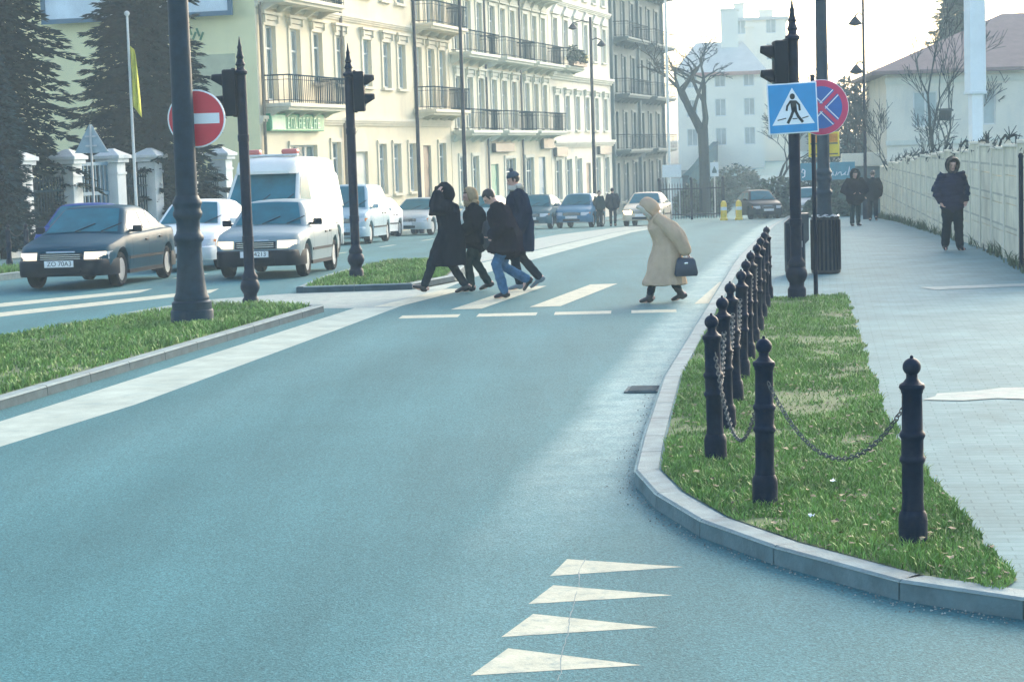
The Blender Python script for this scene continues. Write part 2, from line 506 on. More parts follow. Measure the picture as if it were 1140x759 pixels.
def U(u, y):
    return (u + 0.155 * y, y)

# ------------------------------------------------------------------ ground, road, pavements
mb = MB()
mb.bm.faces.new([mb.bm.verts.new(p) for p in ((-500, -60, 0), (600, -60, 0), (600, 690, 0), (-500, 690, 0))])
drape(mb, -0.03)
struct(mb.build('ground', 'earth', smooth=False))
LK = [(-13.2, 24), (-10.3, 39), (-8, 55), (-6.3, 68), (-5, 76), (-3.2, 84), (-0.6, 93), (3.2, 108), (8, 125), (13.5, 145)]   # left kerb
KR = [(14, 6.9), (6, 7.45), (4, 7.95), (3, 8.4), (2.29, 8.84), (1.81, 9.3), (1.33, 10.2), (1.02, 11.0), (0.84, 11.9), (0.77, 12.8), (0.93, 14.31), U(-1.42, 18), U(-1.45, 30), U(-1.47, 40), U(-1.45, 108), (22, 118), (40, 124)]
sheet('road', [(-45, -20), (45, -20), (45, 34), U(3.5, 40), U(3.5, 112), U(0, 150), U(0, 262), U(-9, 262), U(-8, 150), (13.4, 144)] + LK[-2:0:-1] + [(-14, 20), (-45, 18)], 0.0, 'asphalt')
sheet('pavement', KR + [(60, 126), (60, 6)], 0.09, 'paving')
struct(bpy.data.objects['pavement'])
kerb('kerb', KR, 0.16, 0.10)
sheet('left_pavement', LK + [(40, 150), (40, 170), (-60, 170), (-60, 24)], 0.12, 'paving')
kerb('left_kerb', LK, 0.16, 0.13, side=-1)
sheet('pavement_patch', [(3.3, 15.85), (3.6, 15.72), (3.9, 15.8), (4.2, 15.62), (4.7, 15.68), (5.3, 15.5), (5.9, 15.56), (5.95, 16.6), (5.4, 16.48), (4.9, 16.58), (4.5, 16.4), (4.1, 16.46), (3.8, 16.28), (3.5, 16.22), (3.45, 16.05)], 0.096, 'pale_paving')
sheet('pavement_strip', [(5.9, 27.4), (7.5, 27.6), (7.5, 28.1), (5.8, 27.95)], 0.096, 'pale_paving')
# median strip
MR = [(-6.62, 8), (-4.67, 17.84), (-2.66, 28.1), (-2.95, 28.55), (-3.6, 28.75), (-4.55, 28.9), (-6.39, 24.62), (-7.6, 20), (-9.6, 8)]
sheet('median', MR, 0.085, 'earth')
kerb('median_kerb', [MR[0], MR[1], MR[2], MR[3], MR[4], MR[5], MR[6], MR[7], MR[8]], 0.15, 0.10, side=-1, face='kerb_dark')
I2 = [(-3.5, 32.2), (-1.6, 32.2), (-0.95, 34), (-0.75, 40.5), (-2.6, 41.5), (-3.3, 35.5)]
sheet('island', I2, 0.085, 'earth')
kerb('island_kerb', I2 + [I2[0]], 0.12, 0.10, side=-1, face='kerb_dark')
sheet('crossing_refuge', [(-5.7, 29.1), (-4.4, 29.15), (-2.6, 28.7), (-1.75, 28.4), (-1.2, 32.1), (-3.6, 32.1), (-4.9, 31.2)], 0.0025, 'pale_paving')
sheet('far_median', [(-2.5, 41.8), (-0.7, 40.8), U(-6.6, 62), U(-6.6, 88), U(-8.0, 88), U(-8.4, 62)], 0.008, 'pale_paving')
sheet('gutter_band', [(-5.5, 8), (-4.07, 15.49), (-3.46, 17.95), (-1.55, 29.0), (-2.25, 28.7), (-4.28, 18.0), (-6.25, 8.0)], 0.0015, 'gutter')
sheet('gutter_band_far', [(-1.35, 30.3), (3.7, 62.3), U(-6.1, 88), U(-6.55, 88), U(-6.6, 62), (-0.7, 40.5), (-0.85, 34), (-1.55, 32.0)], 0.0015, 'gutter')

# painted markings
def mark(poly, h=0.0015):
    return sheet('road_marking', poly, h, 'paint')
for a, b, c in (((-0.22, 8.18), (-0.06, 8.62), (0.51, 8.26)), ((-0.09, 8.83), (0.06, 9.26), (0.63, 8.92)), ((0.04, 9.47), (0.17, 9.87), (0.75, 9.56)), ((0.16, 10.09), (0.26, 10.50), (0.86, 10.21))):
    mark([a, c, b])
for x0, y0, x1, y1, w in ((0.26, 27.75, 1.30, 32.0, 0.44), (-0.85, 27.75, 0.15, 32.0, 0.44), (2.55, 27.4, 3.35, 31.6, 0.42), (-2.0, 28.7, -1.05, 32.0, 0.4)):
    mark([(x0, y0), (x0 + w, y0), (x1 + w, y1), (x1, y1)], 0.004)
for xa, xb in ((-1.52, -0.72), (-0.47, 0.33), (0.57, 1.33), (1.6, 2.2)):
    mark([(xa, 26.38 - 0.1 * xa), (xb, 26.38 - 0.1 * xb), (xb + 0.03, 26.84 - 0.1 * xb), (xa + 0.03, 26.84 - 0.1 * xa)])
mark([(-9.4, 26.3), (-5.0, 32.9), (-5.0, 33.9), (-9.5, 27.4)])
mark([(-11.2, 26.9), (-6.3, 33.5), (-6.25, 34.5), (-11.3, 28.2)])
for y in (38, 44, 50, 56, 62, 68):
    mark([U(-12.4, y), U(-12.28, y), U(-12.28, y + 2), U(-12.4, y + 2)])
# a worn seam with a drain grating beside the kerb
mb = MB()
_pts = []
for k in range(64):
    y = 8.05 + 2.45 * k / 63
    _pts.append((0.14 + 0.085 * (y - 8.05) + 0.02 * noise.noise(Vector((y * 3, 0, 0))) + 0.008 * noise.noise(Vector((y * 14, 5, 0))), y, max(0.0, 0.008 * (0.45 + noise.noise(Vector((y * 6, 9, 0)))))))
for a, b in zip(_pts[:-1], _pts[1:]):
    if a[2] > 0.001 and b[2] > 0.001:
        mb.quad((a[0], a[1], 0.003), (a[0] + a[2], a[1], 0.003), (b[0] + b[2], b[1], 0.003), (b[0], b[1], 0.003))
struct(mb.build('road_seam', mat('tar_seam', (0.10, 0.17, 0.18), 0.6, var=0.3, scale=30), smooth=False))
dg_ = thing('drain_grate', 'grey iron drain grate sunk in the gutter beside the right kerb', 'drain grate', (1.18, 17.8, 0.006), R(-9))
mb = MB(); mb.box((0, 0, 0.004), (0.32, 0.42, 0.012)); mb.build('frame', 'kerb_dark', dg_)
mb = MB()
for k in range(7):
    mb.box((0, -0.165 + k * 0.055, 0.014), (0.25, 0.024, 0.01))
mb.build('grating', 'kerb_dark', dg_)

# ------------------------------------------------------------------ grass
def inside(poly, x, y):
    c = False
    n = len(poly)
    for i in range(n):
        x1, y1 = poly[i]; x2, y2 = poly[(i + 1) % n]
        if (y1 > y) != (y2 > y) and x < (x2 - x1) * (y - y1) / (y2 - y1) + x1:
            c = not c
    return c

def grass(name, poly, n, h0, h1, w, base, near=None, bald=0.0):
    rg = random.Random(len(poly) * 31 + n)
    xs = [p[0] for p in poly]; ys = [p[1] for p in poly]
    V = []; Fc = []
    made = 0
    while made < n:
        y = rg.uniform(min(ys), max(ys))
        if near and rg.random() > near(y):
            continue
        x = rg.uniform(min(xs), max(xs))
        if not inside(poly, x, y):
            continue
        q = noise.noise(Vector((x * 1.1, y * 1.1, 3.3))) + 0.5 * noise.noise(Vector((x * 4, y * 4, 8)))
        if q < -0.35 + bald and rg.random() < 0.8:
            made += 1
            continue
        hh = rg.uniform(h0, h1) * (1.0 + 0.7 * q)
        a = rg.uniform(0, 6.283)
        ww = w * rg.uniform(0.6, 1.3)
        dx, dy = math.cos(a) * ww, math.sin(a) * ww
        la = rg.uniform(0, 6.283); ll = hh * rg.uniform(0.2, 1.0)
        z = G(y) + base
        k = len(V)
        mx, my = x + math.cos(la) * ll * 0.35, y + math.sin(la) * ll * 0.35
        V += [(x - dx, y - dy, z), (x + dx, y + dy, z), (mx - dx * 0.7, my - dy * 0.7, z + hh * 0.65), (mx + dx * 0.7, my + dy * 0.7, z + hh * 0.65), (x + math.cos(la) * ll, y + math.sin(la) * ll, z + hh)]
        Fc += [(k, k + 1, k + 3, k + 2), (k + 2, k + 3, k + 4)]
        made += 1
    o = raw(name, V, Fc, 'grass')
    o['kind'] = 'stuff'
    return o

VG = [(2.24, 9.02), (1.96, 9.40), (1.50, 10.28), (1.20, 11.06), (1.02, 11.95), (0.95, 12.8), (1.11, 14.3), U(-1.24, 18), U(-1.27, 27.0), (4.6, 27.0), (4.40, 25.63), (3.58, 20), (2.92, 15.5), (2.74, 13.99), (2.58, 12), (2.46, 10.4), (2.36, 9.25)]
_re = VG[9:] + [VG[0]]
_rag = []
for a, b in zip(_re[:-1], _re[1:]):
    n_ = max(1, int((Vector(b) - Vector(a)).length / 0.16))
    for k in range(n_):
        q_ = Vector(a).lerp(Vector(b), k / n_)
        _rag.append((q_.x + 0.09 * noise.noise(Vector((q_.y * 2.2, 1, 4))) + 0.05 * noise.noise(Vector((q_.y * 8, 2, 4))), q_.y))
VG = VG[:9] + _rag
o = sheet('verge', VG, 0.096, 'grass_soil')
grass('grass', VG, 78000, 0.016, 0.05, 0.0042, 0.094, near=lambda y: min(1.0, (11.5 / y) ** 1.4), bald=0.02)
MG = [(-6.45, 8.2), (-4.84, 17.84), (-2.86, 28.0), (-3.7, 28.55), (-4.5, 28.7), (-6.22, 24.62), (-7.4, 20), (-9.4, 8.2)]
sheet('median_soil', MG, 0.094, 'grass_soil')
grass('grass', [(-5.6, 14.5), (-4.86, 17.84), (-2.86, 28.0), (-3.7, 28.55), (-4.5, 28.7), (-6.3, 24.62), (-7.4, 20), (-8.2, 14.5)], 52000, 0.03, 0.085, 0.009, 0.092, bald=-0.1)
IG = [(-3.35, 32.3), (-1.75, 32.3), (-1.1, 34), (-0.95, 40.3), (-2.5, 41.2), (-3.1, 35.5)]
sheet('island_soil', IG, 0.094, 'grass_soil')
grass('grass', IG, 11000, 0.03, 0.085, 0.010, 0.092, bald=-0.1)
LG = [(-13.5, 30), (-10.6, 38.5), (-9.75, 44), (-11.0, 44), (-12.6, 38.5), (-15.5, 30)]
sheet('left_verge_soil', LG, 0.128, 'grass_soil')
grass('grass', LG, 9000, 0.05, 0.14, 0.013, 0.126)
# weeds along the foot of the concrete wall
WL0, WL1 = Vector((7.82, 28.0, 0)), Vector((14.8, 78.0, 0))
_wd = (WL1 - WL0).normalized(); _wn = Vector((-_wd.y, _wd.x, 0))
wp = lambda t, d: tuple((WL0 + (WL1 - WL0) * t + _wn * d).xy)
grass('weeds', [wp(0, 0.02), wp(0.25, 0.05), wp(0.6, 0.02), wp(1, 0.02), wp(1, 0.30), wp(0.6, 0.32), wp(0.25, 0.22), wp(0, 0.3)], 2200, 0.04, 0.26, 0.012, 0.09, bald=0.3).data.materials[0] = mat('dull_weeds', (0.085, 0.11, 0.06), 0.8, var=0.4, scale=1.5, island=0.5)
# dead leaves and scraps lying on the verge
rg = random.Random(5)
V = []; Fc = []
for _ in range(420):
    for _t in range(30):
        x, y = rg.uniform(0.9, 3.2), 9 + 9 * rg.random() ** 1.6
        if inside(VG, x, y):
            break
    s_ = rg.uniform(0.008, 0.024); a = rg.uniform(0, 6.28); z = 0.096 + rg.uniform(0.01, 0.06); k = len(V)
    for q in range(5):
        t = a + q * 1.2566
        V.append((x + math.cos(t) * s_ * (1.5 if q == 0 else 0.8), y + math.sin(t) * s_, z + rg.uniform(-0.006, 0.012)))
    Fc.append((k, k + 1, k + 2, k + 3, k + 4))
o = raw('leaf_litter', V, Fc, mat('dead_leaves', (0.24, 0.19, 0.11), 0.85, var=0.5, scale=3, island=0.6)); o['kind'] = 'stuff'
for x, y, lb in ((1.92, 11.85, 'white scrap of paper lying in the verge between the two nearest chained bollards'), (1.62, 10.75, 'small white scrap lying in the grass close to the curved kerb')):
    mb = MB()
    g0 = [[(x + 0.011 * (i - 1.5) + rg.uniform(-.006, .006), y + 0.013 * (j - 1.5) + rg.uniform(-.006, .006), 0.15 + rg.uniform(-.008, .012)) for i in range(4)] for j in range(4)]
    mb.rings(g0, closed=False)
    tag(mb.build('paper_scrap', 'sign_white', smooth=False), lb, 'litter')

# ------------------------------------------------------------------ buildings along the left side
FK, FC = 0.26, -26.8
FL = math.hypot(1, FK)
def fac(s):
    y = s / FL
    return Vector((FK * y + FC, y, 0))
FROT = math.atan2(1, FK)

def wall_holes(mb, w, z0, z1, holes, depth=0.2, y=0.0, x_start=0.0):
    """a facade plane (local x, z) with real openings and their reveals; holes are (x0, x1, z0, z1)"""
    xs = sorted({x_start, x_start + w, *[h[0] for h in holes], *[h[1] for h in holes]})
    zs = sorted({z0, z1, *[h[2] for h in holes], *[h[3] for h in holes]})
    for xa, xb in zip(xs[:-1], xs[1:]):
        for za, zb in zip(zs[:-1], zs[1:]):
            cx, cz = (xa + xb) / 2, (za + zb) / 2
            if any(h[0] < cx < h[1] and h[2] < cz < h[3] for h in holes):
                continue
            mb.quad((xa, y, za), (xb, y, za), (xb, y, zb), (xa, y, zb))
    for a, b, c, d in holes:
        mb.quad((a, y, c), (a, y + depth, c), (a, y + depth, d), (a, y, d))
        mb.quad((b, y, c), (b, y + depth, c), (b, y + depth, d), (b, y, d))
        mb.quad((a, y, c), (b, y, c), (b, y + depth, c), (a, y + depth, c))
        mb.quad((a, y, d), (b, y, d), (b, y + depth, d), (a, y + depth, d))

def window_part(parent, x0, x1, z0, z1, fm, glass='pane', y=0.15, bars=1, trans=0.68, name='window', inner=None):
    mb = MB()
    f = 0.07
    cx, cz = (x0 + x1) / 2, (z0 + z1) / 2
    mb.box((x0 + f / 2, y, cz), (f, 0.07, z1 - z0)); mb.box((x1 - f / 2, y, cz), (f, 0.07, z1 - z0))
    mb.box((cx, y, z0 + f / 2), (x1 - x0 - 2 * f, 0.07, f)); mb.box((cx, y, z1 - f / 2), (x1 - x0 - 2 * f, 0.07, f))
    for k in range(bars):
        mb.box((x0 + (x1 - x0) * (k + 1) / (bars + 1), y, cz), (0.055, 0.062, z1 - z0 - 2 * f))
    if trans:
        zt = z0 + (z1 - z0) * trans
        mb.box((cx, y, zt), (x1 - x0 - 2 * f, 0.066, 0.06))
    o = mb.build(name, fm, parent, smooth=False)
    mb = MB(); mb.box((cx, y + 0.022, cz), (x1 - x0 - 0.06, 0.012, z1 - z0 - 0.06))
    mb.build('pane', glass, o, smooth=False)
    return o

def surround(mb, x0, x1, z0, z1, hood=0, t=0.16, p=0.05):
    cz = (z0 + z1) / 2
    mb.box((x0 - t / 2, -p / 2, cz), (t, p, z1 - z0)); mb.box((x1 + t / 2, -p / 2, cz), (t, p, z1 - z0))
    mb.box(((x0 + x1) / 2, -p / 2 - 0.012, z1 + t / 2), (x1 - x0 + 2 * t, p + 0.024, t))
    mb.box(((x0 + x1) / 2, -0.07, z0 - 0.06), (x1 - x0 + 2 * t + 0.1, 0.14, 0.1))
    if hood == 1:
        mb.box(((x0 + x1) / 2, -0.10, z1 + 0.42), (x1 - x0 + 0.7, 0.2, 0.1)); mb.box(((x0 + x1) / 2, -0.05, z1 + 0.27), (x1 - x0 + 0.5, 0.1, 0.16))
        for sx in (x0 - 0.12, x1 + 0.12):
            mb.box((sx, -0.08, z1 + 0.22), (0.13, 0.16, 0.26))
    if hood == 2:
        c = (x0 + x1) / 2; hw = (x1 - x0) / 2 + 0.35
        mb.prism([(c - hw, z1 + 0.34), (c + hw, z1 + 0.34), (c, z1 + 0.34 + hw * 0.5)], -0.16, -0.001)
        mb.box((c, -0.09, z1 + 0.27), (2 * hw + 0.1, 0.18, 0.1))

def balcony_part(parent, x0, x1, z, d=1.05, m='iron', wallm=None, dense=0.11, panel=None, name='balcony'):
    mb = MB()
    cx, w = (x0 + x1) / 2, x1 - x0
    mb.box((cx, -d / 2 - 0.002, z + 0.07), (w, d, 0.14), bevel=0.02); mb.box((cx, -d / 2 + 0.03, z - 0.05), (w - 0.16, d - 0.16, 0.1))
    n = max(2, round(w / 1.6) + 1)
    for k in range(n):
        bx = x0 + 0.25 + (w - 0.5) * k / (n - 1)
        mb.prism([(-0.002, z - 0.1), (-0.002, z - 0.42), (-0.14, z - 0.36), (-0.45, z - 0.18), (-d + 0.25, z - 0.1)], bx - 0.09, bx + 0.09, 'yz')
    o = mb.build(name, wallm, parent, smooth=False)
    mb = MB()
    zt = z + 1.12
    r = 0.009
    for zz, rr in ((zt, 0.03), (z + 0.24, 0.016), (zt - 0.16, 0.012)):
        mb.box((cx, -d + 0.06, zz), (w - 0.1, rr * 2, rr * 1.6))
        for sx in (x0 + 0.06, x1 - 0.06):
            mb.box((sx, -d / 2 + 0.02, zz), (rr * 2, d - 0.14, rr * 1.6))
    k = int((w - 0.1) / dense)
    for i in range(k + 1):
        x = x0 + 0.06 + (w - 0.12) * i / k
        mb.box((x, -d + 0.06, z + 0.62), (r * 2, r * 2, 0.98))
        if i % 2 == 0 and not panel:
            mb.box((x, -d + 0.045, z + 0.48), (0.07, 0.012, 0.2))
    for i in range(1, int(d / dense)):
        for sx in (x0 + 0.06, x1 - 0.06):
            mb.box((sx, -d + 0.06 + i * dense, z + 0.62), (r * 2, r * 2, 0.98))
    mb.build('railing', m, o, smooth=False)
    if panel:
        mb = MB()
        k = int((panel[1] - panel[0]) / 0.11)
        for i in range(k):
            mb.box((panel[0] + (i + 0.5) * 0.11, -d + 0.095, z + 0.62), (0.035, 0.012, 0.94))
        mb.build('grille', 'screen', o, smooth=False)
    return o

def cornice(mb, x0, x1, z, p=0.35, h=0.4):
    c, w = (x0 + x1) / 2, x1 - x0
    mb.box((c, -p / 2, z + h * 0.8), (w, p, h * 0.4)); mb.box((c, -p * 0.36, z + h * 0.45), (w - 0.02, p * 0.72, h * 0.3)); mb.box((c, -p * 0.2, z + h * 0.15), (w - 0.04, p * 0.4, h * 0.3))

M['screen'] = mat('dark_balcony_grille', (0.016, 0.038, 0.052), 0.9, var=0.4, scale=7, spec=0.0)
M['cream'] = mat('cream_render', (0.72, 0.64, 0.45), 0.88, var=0.07, scale=0.6, bump=0.15, dirt=((0.54, 0.47, 0.34), 0.7, 0.7, (1, 1, 0.25)))
M['cream_trim'] = mat('cream_trim', (0.70, 0.63, 0.47), 0.85, var=0.07, scale=2, dirt=((0.42, 0.41, 0.35), 1.3, 0.5, (1, 1, 0.4)))
M['yellow_wall'] = mat('yellow_gable_render', (0.86, 0.78, 0.44), 0.9, var=0.08, scale=0.5, bump=0.2, dirt=((0.68, 0.62, 0.36), 0.4, 0.5, (1, 1, 0.3)))
M['sand'] = mat('sand_render', (0.66, 0.62, 0.47), 0.88, var=0.08, scale=0.6, dirt=((0.36, 0.38, 0.32), 0.6, 0.6, (1, 1, 0.25)))
M['sand_trim'] = mat('sand_trim', (0.62, 0.63, 0.53), 0.85, var=0.08, scale=2, dirt=((0.38, 0.41, 0.37), 1.3, 0.5, (1, 1, 0.4)))
M['pale_wall'] = mat('pale_render', (0.70, 0.66, 0.54), 0.88, var=0.07, scale=0.6, dirt=((0.42, 0.46, 0.43), 0.6, 0.6, (1, 1, 0.25)))
M['dark_wall'] = mat('soot_grey_render', (0.05, 0.095, 0.10), 0.9, var=0.15, scale=0.8, dirt=((0.14, 0.19, 0.19), 0.7, 0.6, (1, 1, 0.2)))
M['dark_trim'] = mat('soot_grey_trim', (0.11, 0.16, 0.165), 0.9, var=0.15, scale=2)
M['win_white'] = mat('white_window_frame', (0.62, 0.64, 0.6), 0.6, var=0.08)
M['win_brown'] = mat('brown_window_frame', (0.18, 0.13, 0.09), 0.6, var=0.15)
M['roof_dark'] = mat('dark_sheet_roof', (0.10, 0.11, 0.12), 0.6, var=0.2, scale=1)
M['shop_green'] = mat('green_shop_board', (0.03, 0.32, 0.14), 0.5, var=0.15, scale=3)
M['shop_pale'] = mat('pale_green_lettering', (0.45, 0.75, 0.5), 0.5, var=0.1)
M['door_blue'] = mat('blue_door', (0.10, 0.24, 0.34), 0.5, var=0.15, scale=3)
M['door_green'] = mat('green_door', (0.06, 0.30, 0.2), 0.5, var=0.15, scale=3)
M['sign_dark'] = mat('dark_shop_board', (0.05, 0.075, 0.085), 0.5, var=0.25, scale=4)
M['pipe'] = mat('brown_drainpipe', (0.17, 0.14, 0.10), 0.6, var=0.2, scale=4)
M['terracotta'] = mat('terracotta_tiles', (0.36, 0.17, 0.13), 0.8, var=0.2, scale=3)

def house(name, label, s0, s1, z0, floors, eaves, wallm, trimm, holes, depth=12.0, frame='win_white', gable=None, hood=(0,), ground=None):
    """holes: (s0, s1, zlow, zhigh, style); z is measured from z0"""
    p = fac(s0)
    t = thing(name, label, 'building', (p.x, p.y, z0), FROT)
    w = s1 - s0
    hs = [(a - s0, b - s0, c, d) for a, b, c, d, *_ in holes]
    mb = MB()
    wall_holes(mb, w, -2.0, eaves, hs)
    mb.quad((w, 0, -2), (w, depth, -2), (w, depth, eaves), (w, 0, eaves)); mb.quad((0, depth, -2), (w, depth, -2), (w, depth, eaves), (0, depth, eaves))
    if not gable:
        mb.quad((0, 0, -2), (0, depth, -2), (0, depth, eaves), (0, 0, eaves))
    mb.build('wall', wallm, t, smooth=False)
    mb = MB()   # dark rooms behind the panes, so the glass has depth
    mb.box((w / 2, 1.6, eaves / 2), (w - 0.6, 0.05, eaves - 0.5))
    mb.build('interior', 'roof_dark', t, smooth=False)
    tr = MB()
    for a, b, c, d, st, *r in holes:
        if st in ('w0', 'w1', 'w2', 'wd'):
            surround(tr, a - s0, b - s0, c, d, hood={'w0': 0, 'w1': 1, 'w2': 2, 'wd': 0}[st])
    for z, p_, h_ in floors:
        cornice(tr, 0.01, w - 0.01, z, p_, h_)
    cornice(tr, 0.01, w - 0.01, eaves - 0.5, 0.6, 0.6)
    tr.build('trim', trimm, t, smooth=False)
    for a, b, c, d, st, *r in holes:
        g = r[0] if r else rnd.choice(('pane', 'pane', 'pane_dark', 'pane_light'))
        if st == 'door':
            mb = MB(); x0, x1 = a - s0, b - s0
            mb.box(((x0 + x1) / 2, 0.14, (c + d) / 2), (x1 - x0, 0.06, d - c))
            for k in range(3):
                mb.box(((x0 + x1) / 2, 0.10, c + (d - c) * (0.2 + 0.3 * k)), ((x1 - x0) * 0.7, 0.03, (d - c) * 0.2))
            mb.build('door', g, t, smooth=False)
        else:
            window_part(t, a - s0, b - s0, c, d, frame, g, bars=2 if b - a > 1.7 else 1, trans=0 if d - c < 1.2 else 0.7)
    mb = MB()
    mb.prism([(-0.35, eaves + 0.1), (depth + 0.3, eaves + 0.1), (depth / 2, eaves + 3.2)], 0.0, w, 'yz')
    mb.build('roof', 'roof_dark', t, smooth=False)
    return t

# cream tenement with its yellow gable wall
H = []
for s in (73.5, 76.0, 78.4, 81.0, 84.3, 86.9, 89.0, 91.4, 93.4, 95.2):
    bal = 72.6 < s < 78 or s > 90.5
    if s != 76.0:
        pass
    H.append((s - 0.52, s + 0.52, 5.0 if bal else 5.75, 7.65, 'w1'))
    H.append((s - 0.52, s + 0.52, 8.75 if bal else 9.4, 11.2, 'w2'))
    H.append((s - 0.52, s + 0.52, 13.0, 14.6, 'w0'))
H += [(73.1, 74.5, 0.1, 3.05, 'door', 'door_blue'), (75.1, 77.9, 0.9, 3.4, 'wd', 'pane_dark'), (79.6, 80.6, 1.4, 3.5, 'w0'), (82.2, 84.0, 0.0, 3.1, 'door', 'sand_trim'), (85.4, 86.4, 1.3, 3.4, 'w0'), (87.4, 88.4, 1.3, 3.4, 'w0'),
      (89.6, 90.6, 1.3, 3.4, 'w0'), (91.8, 93.0, 0.0, 3.3, 'door', 'win_brown'), (94.2, 95.3, 1.3, 3.4, 'w0')]
b1 = house('cream_tenement', 'cream tenement with a yellow gable wall and a green shop board on its ground floor', 72.2, 96.3, -0.75, [(4.15, 0.18, 0.3), (8.25, 0.16, 0.26), (12.3, 0.2, 0.3)], 16.2, 'cream', 'cream_trim', H, gable=True)
mb = MB(); mb.quad((0, 0, -2), (0, 14, -2), (0, 14, 16.2), (0, 0, 16.2)); mb.build('gable_wall', 'yellow_wall', b1, smooth=False)
for x0, x1, z in ((0.4, 6.7, 4.74), (0.4, 6.7, 8.5), (18.3, 24.0, 4.74), (18.3, 24.0, 8.5)):
    balcony_part(b1, x0, x1, z, 1.05, 'rail', M['cream_trim'], dense=0.2, panel=(x0 + 2.7, x1 - 0.3) if x0 < 1 else (x0 + 2.6, x1 - 0.2))
mb = MB(); mb.box((3.3, -0.12, 4.22), (5.6, 0.2, 0.62), bevel=0.02); sb = mb.build('shop_board', 'shop_green', b1, smooth=False)
mb = MB(); mb.box((1.25, -0.235, 4.22), (1.3, 0.03, 0.52)); mb.build('pale_panel', 'shop_pale', sb, smooth=False)
mb = MB()
x = 2.15
for k in range(9):          # worn lettering, too blurred in the photo to read
    w_ = rnd.uniform(0.22, 0.3)
    kind = k % 4
    mb.box((x + 0.03, -0.235, 4.2), (0.06, 0.025, 0.4))
    if kind != 2: mb.box((x + w_ / 2 + 0.03, -0.233, 4.38), (w_ - 0.06, 0.025, 0.055))
    if kind in (0, 2): mb.box((x + w_ / 2 + 0.03, -0.232, 4.03), (w_ - 0.06, 0.025, 0.055))
    if kind in (1, 3): mb.box((x + w_ - 0.01, -0.236, 4.2), (0.055, 0.025, 0.38))
    if kind in (0, 3): mb.box((x + w_ / 2 + 0.02, -0.234, 4.2), (w_ - 0.1, 0.025, 0.05))
    x += w_ + 0.13
mb.build('lettering', 'shop_pale', sb, smooth=False)
mb = MB()
mb.tube([(8.8, -0.1, -0.2), (8.8, -0.1, 4.3), (8.8, -0.36, 4.6), (8.8, -0.36, 4.8), (8.8, -0.1, 5.1), (8.8, -0.1, 15.6)], 0.065, 8); mb.build('drainpipe', 'pipe', b1)
mb = MB(); mb.tube([(0.25, -0.1, -0.2), (0.25, -0.1, 15.6)], 0.06, 8); mb.build('drainpipe', 'pipe', b1)
mb = MB()
pts = [(10.0 + 0.95 + 0.95 * math.cos(a), 3.1 + 0.95 * math.sin(a)) for a in [math.pi * k / 12 for k in range(13)]]
mb.prism(pts, -0.03, -0.002); mb.build('arch_light', 'sand', b1, smooth=False)
# painted patches and a framed hoarding on the gable
mb = MB(); mb.box((-0.02, 2.1, 5.6), (0.03, 2.6, 2.1)); mb.build('painted_panel', mat('pale_mural_paint', (0.50, 0.50, 0.33), 0.9, var=0.15, scale=2), b1, smooth=False)
mb = MB()
for k, (yy, zz) in enumerate(((2.75, 7.45), (2.6, 7.3), (2.45, 7.5), (2.3, 7.32), (2.15, 7.44), (2.02, 7.3))):
    mb.box((-0.02, yy, zz), (0.03, 0.07, 0.3), Matrix.Rotation(R(25 if k % 2 else -20), 4, 'X'))
mb.build('wall_lettering', mat('green_wall_paint', (0.10, 0.22, 0.10), 0.85, var=0.2), b1, smooth=False)
hb = thing('hoarding', 'blue framed white hoarding fixed high on the yellow gable wall', 'hoarding', (*(fac(72.2) + Vector((-0.1, -0.25, 0))).xy, 7.2), FROT)
mb = MB()
for y0, y1, a, b in ((0.6, 7.9, 0, 0.16), (0.6, 7.9, 2.74, 2.9)):
    mb.box((-0.2, (y0 + y1) / 2, (a + b) / 2), (0.12, y1 - y0, b - a))
for yy in (0.68, 7.82):
    mb.box((-0.2, yy, 1.45), (0.118, 0.16, 2.58))
mb.build('frame', mat('blue_hoarding_frame', (0.04, 0.12, 0.18), 0.5, var=0.15), hb, smooth=False)
mb = MB(); mb.box((-0.18, 4.25, 1.45), (0.05, 7.1, 2.6)); mb.build('board', mat('white_hoarding', (0.62, 0.70, 0.72), 0.5, var=0.2, scale=0.7), hb, smooth=False)

# second tenement, three bays of stacked balconies
H = []
for bay in (96.9, 103.5, 110.4):
    for k in range(3):
        s = bay + 0.9 + k * 2.05
        for z0, z1, st in ((4.55, 7.0, 'w1'), (8.25, 10.7, 'w2'), (12.0, 14.2, 'w0')):
            H.append((s - 0.5, s + 0.5, z0, z1, st))
H += [(97.6, 98.7, 1.0, 3.2, 'w0'), (99.9, 101.0, 1.0, 3.2, 'w0'), (103.4, 104.9, 0.0, 2.75, 'door', 'door_green'), (106.2, 108.3, 0.7, 3.0, 'wd', 'pane_dark'), (110.6, 112.3, 0.6, 3.0, 'wd', 'pane_dark'), (113.6, 115.2, 0.2, 3.0, 'door', 'door_blue')]
b2 = house('sand_tenement', 'sand coloured tenement with three columns of iron balconies beyond the cream one', 96.4, 116.7, -1.2, [(3.95, 0.14, 0.25), (11.4, 0.2, 0.3)], 15.6, 'sand', 'sand_trim', H)
for z in (4.28, 7.95, 11.65):
    for x0, x1 in ((0.2, 5.6), (6.9, 13.0), (13.8, 20.0)):
        balcony_part(b2, x0, x1, z, 1.05, 'rail', M['sand_trim'], dense=0.24, panel=(x0 + 3.5, x1 - 0.6))
for x0, x1, z0, z1 in ((7.2, 11.0, 3.35, 3.8), (17.6, 20.2, 3.45, 4.05)):
    mb = MB(); mb.box(((x0 + x1) / 2, -0.14, (z0 + z1) / 2), (x1 - x0, 0.2, z1 - z0), bevel=0.02); mb.build('shop_board', 'sign_dark', b2, smooth=False)
mb = MB(); mb.tube([(6.3, -0.09, -0.2), (6.3, -0.09, 15)], 0.06, 8); mb.build('drainpipe', 'roof_dark', b2)
